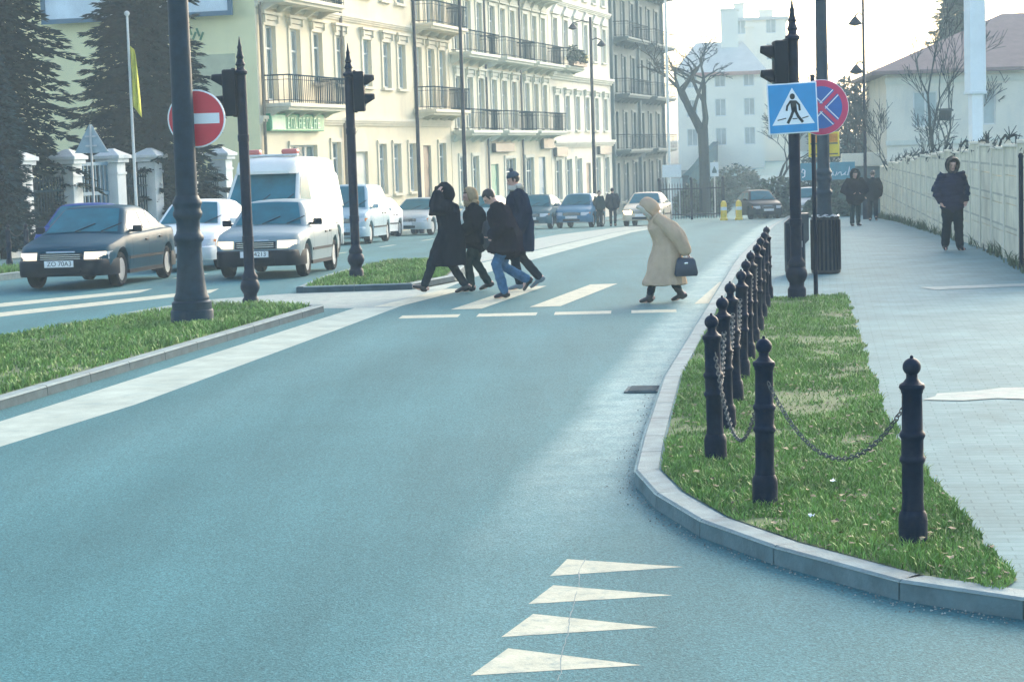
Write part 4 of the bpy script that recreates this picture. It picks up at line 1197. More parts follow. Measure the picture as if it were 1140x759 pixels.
mb = MB(); mb.box((3.6, -1.5, ev + 2.0), (0.8, 0.6, 2.4)); mb.box((3.6, -1.5, ev + 3.25), (1.0, 0.8, 0.14)); mb.build('chimney', 'pale_wall', rf, smooth=False)
wm = thing('white_pillar', 'tall square white pillar rising behind the wall in front of the villa', 'pillar', (14.2, 60.0, -0.6), R(8))
mb = MB(); mb.box((0, 0, 1.9), (0.34, 0.34, 4.4), bevel=0.02); mb.box((0, 0, 7.2), (0.50, 0.50, 6.2), bevel=0.02); mb.build('shaft', mat('white_mast', (0.68, 0.72, 0.72), 0.6, var=0.1, scale=1.2), wm, smooth=False)
mb = MB()
for z in (4.1, 10.3): mb.box((0, 0, z), (0.55, 0.55, 0.1), bevel=0.02)
mb.build('band', 'white_stone', wm, smooth=False)

# ------------------------------------------------------------------ street furniture
def lamp_post(label, loc, m, rz=0.0):
    t = thing('lamp_post', label, 'lamp post', loc, rz)
    mb = MB()
    mb.lathe([(0.275, -0.1), (0.278, 0.15), (0.27, 0.165), (0.258, 0.17), (0.258, 0.265), (0.24, 0.275), (0.225, 0.29), (0.232, 0.31), (0.226, 0.33), (0.205, 0.38), (0.183, 0.55), (0.168, 0.75), (0.16, 0.95), (0.165, 1.03), (0.19, 1.06), (0.195, 1.09), (0.19, 1.12), (0.165, 1.15),
              (0.152, 1.2), (0.152, 1.32), (0.168, 1.35), (0.188, 1.38), (0.19, 1.42), (0.172, 1.46), (0.176, 1.5), (0.19, 1.53), (0.19, 1.56), (0.165, 1.6), (0.15, 1.64)], 24)
    mb.build('base', m, t)
    mb = MB(); mb.lathe([(0.142, 1.63), (0.138, 3.0), (0.13, 5.0), (0.12, 7.0), (0.09, 7.4), (0.075, 9.4)], 20)
    for z in (7.05, 7.42): mb.lathe([(0.11, z - 0.05), (0.15, z - 0.02), (0.15, z + 0.02), (0.11, z + 0.05)], 18)
    mb.build('shaft', m, t)
    mb = MB(); mb.tube([(0, 0, 9.0), (0.25, 0, 9.5), (0.8, 0, 9.72), (1.4, 0, 9.55)], 0.035, 8); mb.build('arm', m, t)
    mb = MB(); mb.lathe([(0.03, 9.55), (0.08, 9.5), (0.14, 9.42), (0.28, 9.3), (0.29, 9.26), (0.2, 9.27), (0.02, 9.29)], 18, (1.42, 0, 0)); la = mb.build('lantern', m, t)
    mb = MB(); mb.ball((1.42, 0, 9.24), (0.14, 0.14, 0.12), 14); mb.build('glass', 'lens', la)
    return t
lamp_post('massive blue grey lamp post with a flared base on the median grass', (-4.14, 25.6, 0.115), 'iron_blue')
lamp_post('slimmer looking distant lamp post behind the litter bin, carrying the yellow board', (7.19, 45.0, G(45) + 0.12), 'iron_blue', R(180))

def signal(label, loc, side, m='iron', ped=True, group='traffic signals', hz=3.17):
    t = thing('traffic_signal', label, 'traffic signal', loc, 0, group)
    mb = MB()
    mb.lathe([(0.125, -0.1), (0.125, 0.1), (0.115, 0.12), (0.10, 0.14), (0.10, 0.19), (0.12, 0.22), (0.143, 0.27), (0.146, 0.31), (0.135, 0.36), (0.11, 0.4), (0.118, 0.43), (0.118, 0.46), (0.09, 0.5), (0.079, 0.55)], 20); mb.build('base', m, t)
    mb = MB(); mb.lathe([(0.078, 0.5), (0.076, 3.42)], 16)
    for z in (1.0, 2.5): mb.lathe([(0.08, z - 0.05), (0.086, z - 0.045), (0.086, z + 0.045), (0.08, z + 0.05)], 16)
    mb.build('shaft', m, t)
    mb = MB(); mb.lathe([(0.075, 3.42), (0.1, 3.45), (0.1, 3.48), (0.06, 3.51), (0.055, 3.55), (0.075, 3.58), (0.055, 3.62), (0.045, 3.66), (0.06, 3.69), (0.045, 3.72), (0.03, 3.8), (0.036, 3.83), (0.022, 3.87), (0.005, 3.99)], 14); mb.build('finial', m, t)
    s = side
    mb = MB(); mb.box((s * 0.17, 0, hz), (0.19, 0.30, 0.68), bevel=0.03); mb.box((s * 0.10, 0, hz), (0.06, 0.22, 0.72), bevel=0.02)
    for z in (hz + 0.24, hz - 0.24): mb.box((s * 0.04, 0, z), (0.1, 0.06, 0.05))
    hd = mb.build('signal_head', 'black', t)
    for z in (hz + 0.16, hz - 0.16):
        mb = MB()
        rs = []
        for i in range(5):
            x = 0.255 + 0.17 * i / 4
            r_ = 0.125 - 0.008 * i / 4
            a0 = -0.6 + i * 0.22
            rs.append([(s * x, r_ * math.cos(a), z + r_ * math.sin(a)) for a in [a0 + (math.pi - 2 * a0) * k / 14 for k in range(15)]])
        mb.rings(rs, closed=False)
        v = mb.build('visor', 'black', hd)
        md = v.modifiers.new('thick', 'SOLIDIFY'); md.thickness = 0.012
        mb = MB(); mb.lathe([(0.105, 0.262), (0.09, 0.278), (0.05, 0.288), (0.003, 0.291)], 16, (0, 0, z), 'x')
        for v_ in mb.bm.verts: v_.co.x *= s
        mb.build('lens', 'pane_dark', hd)
    return t
signal('dark traffic signal, head turned left, between the median lamp post and grey estate', (-3.88, 29.43, 0.01), -1)
signal('dark traffic signal with its head turned right, on the grass island behind the estate', (-2.65, 34.11, 0.12), 1)
sr = signal('dark traffic signal behind the blue crossing sign at the end of the verge', (3.87, 26.64, 0.12), -1, hz=3.09)
# crossing sign
cs = thing('crossing_sign', 'blue square crossing sign with a walking figure in a white triangle', 'road sign', (3.835, 26.5, 2.645), R(0))
cs.rotation_euler = (0, R(-2), R(2))
q = 0.335
mb = MB(); mb.box((0, 0, 0), (2 * q, 0.02, 2 * q), bevel=0.008); mb.build('plate', 'sign_white', cs, smooth=False)
mb = MB(); mb.box((0, -0.0125, 0), (2 * q - 0.035, 0.006, 2 * q - 0.035)); mb.build('blue_field', 'sign_blue', cs, smooth=False)
mb = MB(); mb.prism([(-0.285, -0.215), (0.285, -0.215), (0, 0.27)], -0.0195, -0.0165); mb.build('triangle', 'sign_white', cs, smooth=False)
mb = MB()
def stroke(mb, pts, w, y0=-0.0245, y1=-0.0205):
    for a, b in zip(pts[:-1], pts[1:]):
        a, b = Vector((a[0], 0, a[1])), Vector((b[0], 0, b[1]))
        d = (b - a).normalized(); nn = Vector((-d.z, 0, d.x)) * w / 2; e = d * w * 0.25
        mb.prism([((a - e + nn).x, (a - e + nn).z), ((b + e + nn).x, (b + e + nn).z), ((b + e - nn).x, (b + e - nn).z), ((a - e - nn).x, (a - e - nn).z)], y0, y1)
mb.prism([(0.035 * math.cos(a) + 0.0, 0.155 + 0.04 * math.sin(a)) for a in [2 * math.pi * k / 14 for k in range(14)]], -0.024, -0.02)
mb.prism([(-0.035, 0.105), (0.045, 0.1), (0.055, -0.04), (-0.02, -0.04)], -0.0247, -0.0203)
stroke(mb, [(-0.03, 0.09), (-0.075, 0.03), (-0.085, -0.025)], 0.026)
stroke(mb, [(0.045, 0.085), (0.085, 0.04), (0.09, -0.03)], 0.026, -0.0249, -0.0201)
stroke(mb, [(0.0, -0.04), (-0.03, -0.11), (-0.075, -0.19)], 0.036, -0.0243, -0.0207)
stroke(mb, [(0.035, -0.04), (0.065, -0.11), (0.12, -0.185)], 0.036, -0.0251, -0.0199)
stroke(mb, [(-0.21, -0.15), (-0.10, -0.128)], 0.013); stroke(mb, [(-0.01, -0.14), (0.05, -0.14)], 0.013); stroke(mb, [(0.12, -0.14), (0.20, -0.12)], 0.013)
mb.build('pictogram', 'sign_black', cs, smooth=False)
mb = MB()
for z in (-0.2, 0.2): mb.box((0.04, 0.035, z), (0.3, 0.045, 0.04))
mb.build('bracket', 'steel', cs, smooth=False)

def round_sign(t, r, m_rim, m_face, rim=0.0):
    mb = MB(); mb.lathe([(r, 0.012), (r, -0.004), (r - 0.006, -0.01), (0.002, -0.0101)], 40, axis='y'); mb.build('plate', m_rim, t)
def sector_ring(r0, r1, y0, y1, mb, a0=0, a1=2 * math.pi, n=48):
    for k in range(n):
        a, b = a0 + (a1 - a0) * k / n, a0 + (a1 - a0) * (k + 1) / n
        mb.prism([(r0 * math.cos(a), r0 * math.sin(a)), (r1 * math.cos(a), r1 * math.sin(a)), (r1 * math.cos(b), r1 * math.sin(b)), (r0 * math.cos(b), r0 * math.sin(b))], y0, y1)
ne = thing('no_entry_sign', 'round red no entry sign with a white bar fixed behind the median lamp post', 'road sign', (-4.0, 25.80, 2.74))
round_sign(ne, 0.375, 'sign_white', None)
mb = MB(); mb.lathe([(0.355, -0.011), (0.355, -0.014), (0.002, -0.0141)], 40, axis='y'); mb.build('red_field', 'sign_red', ne)
mb = MB(); mb.box((0, -0.0185, 0), (0.60, 0.005, 0.135), bevel=0.002); mb.build('bar', 'sign_white', ne, smooth=False)
mb = MB(); mb.box((-0.14, -0.043, 0.28), (0.1, 0.05, 0.04)); mb.box((-0.14, -0.043, -0.28), (0.1, 0.05, 0.04)); mb.build('bracket', 'steel', ne, smooth=False)

sp = thing('sign_post', 'thin dark sign post at the end of the verge beside the litter bin', 'post', (4.17, 26.92, 0.12))
mb = MB(); mb.tube([(0, 0, -0.1), (0, 0, 2.95)], 0.03, 10); mb.build('shaft', 'iron', sp)
mb = MB(); mb.lathe([(0.032, 2.95), (0.034, 2.97), (0.004, 2.98)], 10); mb.build('cap', 'iron', sp)
ns = thing('no_stopping_sign', 'round blue no stopping sign, pinkish red rim and cross, behind the crossing sign', 'road sign', (4.27, 26.86, 2.65))
round_sign(ns, 0.375, 'sign_white', None)
mb = MB(); mb.lathe([(0.30, -0.011), (0.30, -0.014), (0.002, -0.0141)], 40, axis='y'); mb.build('blue_field', 'sign_navy', ns)
mb = MB(); sector_ring(0.285, 0.368, -0.0185, -0.012, mb); mb.build('rim', 'sign_pink', ns, smooth=False)
mb = MB()
stroke(mb, [(-0.215, -0.215), (0.215, 0.215)], 0.052, -0.0215, -0.016); stroke(mb, [(-0.215, 0.215), (0.215, -0.215)], 0.052, -0.0225, -0.0155)
mb.build('cross', 'sign_pink', ns, smooth=False)
mb = MB()
for o_ in (-0.036, 0.036):
    stroke(mb, [(-0.21 + o_, -0.21 - o_), (0.21 + o_, 0.21 - o_)], 0.014, -0.0165, -0.0145); stroke(mb, [(-0.21 + o_, 0.21 + o_), (0.21 + o_, -0.21 + o_)], 0.014, -0.0168, -0.0143)
mb.build('cross_edging', 'sign_white', ns, smooth=False)
mb = MB(); mb.box((-0.08, 0.02, 0.15), (0.2, 0.03, 0.035)); mb.box((-0.08, 0.02, -0.15), (0.2, 0.03, 0.035)); mb.build('bracket', 'steel', ns, smooth=False)

yb = thing('yellow_sign', 'yellow rectangular board with an orange upper half fixed behind the distant lamp post', 'sign', (7.24, 45.2, 2.12))
mb = MB(); mb.box((0, 0, 0), (0.70, 0.03, 0.56), bevel=0.008); mb.build('plate', 'sign_yellow', yb, smooth=False)
mb = MB(); mb.box((0, -0.018, 0.14), (0.62, 0.006, 0.19)); mb.build('orange_panel', mat('orange_panel', (0.75, 0.30, 0.04), 0.5, var=0.2, scale=9), yb, smooth=False)
mb = MB(); mb.box((0, -0.021, 0.02), (0.62, 0.006, 0.035)); mb.box((0, -0.021, -0.22), (0.62, 0.006, 0.03)); mb.build('dark_stripe', 'pipe', yb, smooth=False)

# litter bin and control box
lb = thing('litter_bin', 'dark cylindrical litter bin with a pale scalloped rim beside the verge', 'litter bin', (5.07, 31.64, 0.09))
mb = MB(); mb.lathe([(0.2, 0.0), (0.235, 0.02), (0.232, 0.06), (0.225, 0.5), (0.215, 0.86), (0.222, 0.88), (0.222, 0.91), (0.205, 0.92), (0.195, 0.9), (0.19, 0.6)], 28); mb.build('body', mat('dark_bin', (0.035, 0.04, 0.042), 0.6, var=0.35, scale=5, dirt=((0.09, 0.075, 0.07), 4, 0.5)), lb)
mb = MB()
for k in range(22):
    a = 2 * math.pi * k / 22
    mb.box((0.232 * math.cos(a), 0.232 * math.sin(a), 0.46), (0.016, 0.034, 0.8), Matrix.Rotation(a, 4, 'Z'))
mb.build('slat_ring', 'iron', lb, smooth=False)
mb = MB()
rs = []
for j in range(2):
    rs.append([(0.222 * math.cos(2 * math.pi * k / 40) * (1 if j == 0 else 0.96), 0.222 * math.sin(2 * math.pi * k / 40) * (1 if j == 0 else 0.96), 0.925 + 0.012 * math.sin(k * 1.6)) for k in range(40)])
mb.rings(rs, cap=False)
o = mb.build('rim', 'steel', lb); md = o.modifiers.new('t', 'SOLIDIFY'); md.thickness = 0.02
cb = thing('control_box', 'dark slope topped control box behind the right hand traffic signal', 'control box', (4.57, 31.4, 0.09), R(-6))
mb = MB(); mb.prism([(-0.19, 0.06), (-0.19, 0.84), (-0.03, 0.98), (0.19, 0.98), (0.19, 0.56), (0.13, 0.5), (0.13, 0.06)], -0.14, 0.14); mb.build('body', mat('control_box_paint', (0.035, 0.05, 0.058), 0.5, var=0.3, scale=5), cb, smooth=False)
mb = MB(); mb.box((-0.03, -0.146, 0.5), (0.27, 0.01, 0.66)); mb.build('door', 'iron', cb, smooth=False)
mb = MB(); mb.box((0.07, -0.158, 0.5), (0.03, 0.02, 0.1)); mb.build('handle', 'steel', cb, smooth=False)
mb = MB(); mb.box((-0.03, 0, 0.03), (0.30, 0.26, 0.06)); mb.build('plinth', 'kerb', cb, smooth=False)

# bollards with chains
def make_bollard():
    t = thing('bollard', '', 'bollard', (0, 0, 0.12), 0, 'ball topped iron bollards round the verge')
    mb = MB(); mb.lathe([(0.074, -0.10), (0.075, 0.11), (0.071, 0.135), (0.060, 0.155)], 18); mb.build('base', 'iron', t)
    mb = MB(); mb.lathe([(0.060, 0.15), (0.057, 0.18), (0.055, 0.20), (0.055, 0.395), (0.059, 0.402), (0.066, 0.415), (0.067, 0.428), (0.061, 0.438), (0.057, 0.446), (0.057, 0.525), (0.061, 0.533), (0.067, 0.545), (0.066, 0.558), (0.058, 0.568), (0.054, 0.578), (0.052, 0.765), (0.057, 0.772), (0.057, 0.782), (0.063, 0.79), (0.067, 0.80), (0.063, 0.815), (0.045, 0.826), (0.039, 0.834), (0.030, 0.845), (0.029, 0.858)], 18); mb.build('shaft', 'iron', t)
    mb = MB(); mb.lathe([(0.026, 0.85), (0.03, 0.858)] + [(0.047 * math.sin(a), 0.905 - 0.047 * math.cos(a)) for a in [0.65 + 2.3 * k / 10 for k in range(11)]] + [(0.009, 0.953), (0.008, 0.962), (0.002, 0.966)], 18); mb.build('ball', 'iron', t)
    return t
B0 = make_bollard()
BP = [(2.06, 10.16, 'iron bollard standing alone at the right edge of the verge, closest to the pavement'), (1.45, 11.41, 'iron bollard in the middle of the verge, left of the lone one by the pavement')]
row = ['nearest bollard of the kerbside row', 'second bollard from the near end of the kerbside row', 'third bollard from the near end of the kerbside row', 'fourth bollard from the near end of the kerbside row', 'fifth bollard from the near end of the kerbside row',
       'fifth bollard from the far end of the kerbside row', 'fourth bollard from the far end of the kerbside row', 'third bollard from the far end of the kerbside row', 'bollard next to last at the far end of the kerbside row', 'farthest bollard of the kerbside row, nearest the traffic signal']
for i in range(10):
    y = 13.11 + i * 1.505
    BP.append((-0.69 + 0.004 * i + 0.155 * y, y, 'iron ' + row[i]))
for i, (x, y, lb_) in enumerate(BP):
    o = B0 if i == 0 else dup(B0)
    o.location = (x, y, 0.12); o.rotation_euler = (R(rnd.uniform(-1, 1)), R(rnd.uniform(-1, 1)), rnd.uniform(0, 6)); o['label'] = lb_

M['chain'] = mat('dull_chain_steel', (0.07, 0.085, 0.085), 0.7, var=0.3, scale=20)
def chain(a, b, sag, label, lk=0.042, r=0.0038, group='chains slung between the verge bollards'):
    a, b = Vector(a), Vector(b)
    N = 60
    pts = [a.lerp(b, k / N) - Vector((0, 0, sag * (1 - (2 * k / N - 1) ** 2))) for k in range(N + 1)]
    L = sum((q - p).length for p, q in zip(pts[:-1], pts[1:]))
    n = max(4, int(L / (lk * 0.72)))
    mb = MB()
    for i in range(n):
        s = L * (i + 0.5) / n; k = 0
        while k < N - 1 and s > (pts[k + 1] - pts[k]).length:
            s -= (pts[k + 1] - pts[k]).length; k += 1
        t = (pts[k + 1] - pts[k]).normalized(); c = pts[k] + t * s
        ref = Vector((0, 0, 1)) if i % 2 else t.cross(Vector((0, 0, 1))).normalized()
        u = (ref - t * ref.dot(t)).normalized(); v = t.cross(u)
        rs = []
        for j in range(10):
            ang = 2 * math.pi * j / 10
            cc = c + t * (lk * 0.5 * math.cos(ang)) + u * (lk * 0.3 * math.sin(ang))
            out = (t * math.cos(ang) + u * math.sin(ang)).normalized()
            rs.append([cc + out * (r * math.cos(w)) + v * (r * math.sin(w)) for w in (0, 1.571, 3.142, 4.712)])
        mb.rings(rs + [rs[0]], cap=False)
    mb.bm.transform(Matrix.Translation(-(a + b) / 2))
    o = mb.build('chain', 'chain', smooth=True)
    o.location = (a + b) / 2
    tag(o, label, 'chain', group)
def bpt(i, j, z=0.70):
    p = Vector((*BP[i][:2], 0.12 + z)); q = Vector((*BP[j][:2], 0.12 + z)); d = (q - p).normalized()
    return p + d * 0.054
chain(bpt(0, 1), bpt(1, 0), 0.36, 'sagging chain from the lone bollard by the pavement to the middle one')
chain(bpt(1, 2), bpt(2, 1), 0.46, 'deep sagging chain from the middle bollard to the kerbside row')
nth = ['first', 'second', 'third', 'fourth', 'fifth', 'sixth', 'seventh', 'eighth', 'last']
for i in range(2, 11):
    chain(bpt(i, i + 1), bpt(i + 1, i), 0.3, 'chain in the %s gap of the kerbside bollard row, counted from the near end' % nth[i - 2], lk=0.048, r=0.006)
for i, (x, y, lb_) in enumerate(((-11.38, 45.0, 'short dark bollard at the far left edge of the left pavement'), (-11.02, 45.2, 'short dark bollard beside the leftmost one, left of the dark green car'))):
    o = dup(B0, (x, y, G(y) + 0.12), 0, lb_, 'bollards on the left pavement')
chain((-11.32, 45.03, 0.72), (-11.08, 45.17, 0.72), 0.1, 'short chain between the two bollards on the left pavement', group='chains on the left pavement')
for i, (x, y, lb_) in enumerate(((10.9, 100.0, 'yellow bollard left of the distant pair at the hill road'), (11.66, 100.0, 'yellow bollard right of the distant pair, beside the small dark car'))):
    t = thing('yellow_bollard', lb_, 'bollard', (x, y, G(y)), 0, 'yellow bollards at the hill road')
    mb = MB(); mb.lathe([(0.2, 0), (0.2, 0.1), (0.16, 0.14), (0.15, 0.85), (0.1, 0.97), (0.01, 1.0)], 14); mb.build('body', 'sign_yellow', t)
    mb = MB(); mb.lathe([(0.154, 0.5), (0.156, 0.52), (0.156, 0.66), (0.154, 0.68)], 14); mb.build('band', 'sign_white', t)

# iron railing at the end of the row
rl = thing('iron_railing', 'tall dark iron railing with spiked bars under the forked tree', 'railing', (8.7, 112.0, G(112)), 0)
mb = MB()
for z in (0.3, 1.75): mb.box((1.7, 0, z), (3.6, 0.05, 0.07))
for i in range(23): mb.tube([(0.0 + i * 0.155, 0, 0.05), (0.0 + i * 0.155, 0, 2.0), (0.0 + i * 0.155, 0, 2.12)], [0.02, 0.02, 0.003], 5)
mb.build('bars', 'iron', rl, smooth=False)
for x in (-0.1, 1.7, 3.5):
    mb = MB(); mb.box((x, 0, 1.1), (0.14, 0.14, 2.3)); mb.ball((x, 0, 2.3), (0.1, 0.1, 0.1), 8); mb.build('post', 'iron', rl)
st = thing('street_sign', 'small white sign plate on a thin post beside the forked tree', 'sign', (12.35, 118.0, G(118)))
mb = MB(); mb.tube([(0, 0, 0), (0, 0, 3.4)], 0.04, 8); mb.build('post', 'steel', st)
mb = MB(); mb.box((0, -0.05, 2.9), (0.5, 0.03, 0.85), bevel=0.01); mb.build('plate', 'sign_white', st, smooth=False)
mb = MB(); mb.prism([(-0.14, 2.68), (0.14, 2.68), (0.14, 2.8), (0.0, 3.1), (-0.14, 2.8)], -0.07, -0.066); mb.build('pictogram', 'dark_trim', st, smooth=False)
pb = thing('pale_board', 'pale blank board on two legs behind the iron railing', 'board', (9.9, 119.0, G(119)))
mb = MB(); mb.box((0, 0, 2.9), (1.15, 0.05, 0.75)); mb.build('panel', 'sign_white', pb, smooth=False)
for x in (-0.45, 0.45):
    mb = MB(); mb.box((x, 0.05, 1.4), (0.07, 0.05, 2.8)); mb.build('leg', 'steel', pb, smooth=False)

# teal board with a white script
tb = thing('script_board', 'teal board with white handwritten script behind the distant walkers', 'sign', (13.25, 82.0, G(82)))
mb = MB(); mb.box((-0.1, 0, 2.05), (2.5, 0.06, 0.72), bevel=0.01); mb.build('panel', mat('teal_board', (0.03, 0.19, 0.25), 0.5, var=0.15, scale=2), tb, smooth=False)
for x in (-1.2, 1.0):
    mb = MB(); mb.box((x, 0.07, 1.1), (0.08, 0.06, 2.4)); mb.build('leg', 'iron', tb, smooth=False)
mb = MB()
def script(pts, w=0.045):
    mb.tube([(x, -0.045, z) for x, z in pts], w / 2, 5)
script([(0.1, 2.38), (0.0, 2.15), (-0.08, 1.85), (0.02, 1.82), (0.18, 1.88), (0.24, 2.02), (0.24, 1.88), (0.34, 1.86), (0.4, 2.02), (0.4, 1.88), (0.48, 1.98), (0.56, 2.0), (0.58, 1.86), (0.68, 1.9), (0.78, 2.02), (0.72, 1.88), (0.84, 1.86), (0.92, 2.22), (0.94, 1.88)])
script([(-0.92, 2.1), (-1.02, 2.16), (-1.06, 2.04), (-0.96, 1.98), (-0.92, 2.1), (-0.94, 1.86), (-1.04, 1.82)])
mb.build('lettering', 'sign_white', tb)
kk = thing('kiosk', 'pale flat roofed kiosk past the end of the concrete wall', 'kiosk', (17.1, 95.0, G(95)), R(-8))
mb = MB(); mb.box((0, 0, 1.2), (1.7, 1.6, 2.4)); mb.build('body', 'dark_trim', kk, smooth=False)
mb = MB(); mb.box((0, -0.1, 2.75), (2.1, 2.0, 0.6), bevel=0.03); mb.build('roof', 'pale_wall', kk, smooth=False)
mb = MB(); mb.box((0, -0.82, 1.5), (1.2, 0.04, 1.0)); mb.build('window', 'pane_dark', kk, smooth=False)

# slim street poles and lantern posts
def pole(label, loc, h, r, m, lanterns=(), group=None, name='street_pole', cat='pole'):
    t = thing(name, label, cat, loc, 0, group)
    mb = MB(); mb.lathe([(r * 1.7, -0.2), (r * 1.7, 0.9), (r * 1.1, 1.0), (r, 1.1), (r * 0.7, h)], 12); mb.build('shaft', m, t)
    for sx, z, ln in lanterns:
        mb = MB(); mb.tube([(0, 0, z + 0.3), (sx * ln * 0.5, 0, z + 0.42), (sx * ln, 0, z + 0.3)], 0.03, 6); a = mb.build('arm', m, t)
        mb = MB(); mb.lathe([(0.02, z + 0.3), (0.1, z + 0.22), (0.26, z + 0.02), (0.24, z - 0.02), (0.05, z - 0.08)], 12, (sx * ln, 0, 0)); mb.build('lantern', m, a)
    if not lanterns:
        mb = MB(); mb.lathe([(r * 0.8, h), (r, h + 0.05), (0.01, h + 0.14)], 10); mb.build('cap', m, t)
    return t
pole('thin dark pole in front of the cream tenement, nearer of the two plain poles', (-3.62, 82.0, G(82)), 11.5, 0.085, 'iron', group='plain poles before the tenements')
pole('thin dark pole in front of the first balcony column of the sand tenement', (-1.85, 88.0, G(88)), 12.5, 0.095, 'iron', group='plain poles before the tenements')
pole('tall street lamp with curled twin lanterns in front of the pale tenement', (4.99, 113.0, G(113)), 11.6, 0.11, 'iron', ((-1, 11.0, 1.0), (1, 10.0, 0.6)), name='street_lamp', cat='street lamp')
pole('tall grey lamp with two lanterns on one side, above the distant walkers', (13.56, 75.0, G(75) + 0.12), 9.2, 0.065, 'iron', ((-1, 7.3, 0.3), (-1, 5.5, 0.28)), name='street_lamp', cat='street lamp')
pole('thin white pole at the end corner of the dark tenement', (10.0, 122.0, G(122)), 17, 0.10, 'white_stone')

# ------------------------------------------------------------------ cars
def lerp_tab(tab, t):
    if t <= tab[0][0]: return tab[0][1]
    for (a, va), (b, vb) in zip(tab[:-1], tab[1:]):
        if t <= b:
            u = (t - a) / (b - a)
            return va + (vb - va) * u
    return tab[-1][1]

def paint(name, col, rough=0.35):
    return mat(name, col, rough, 0.0, var=0.06, scale=1.5, coat=0.0, spec=0.03 if sum(col) < 0.3 else 0.08, dirt=(tuple(c * 0.85 + 0.02 for c in col), 1.4, 0.4))

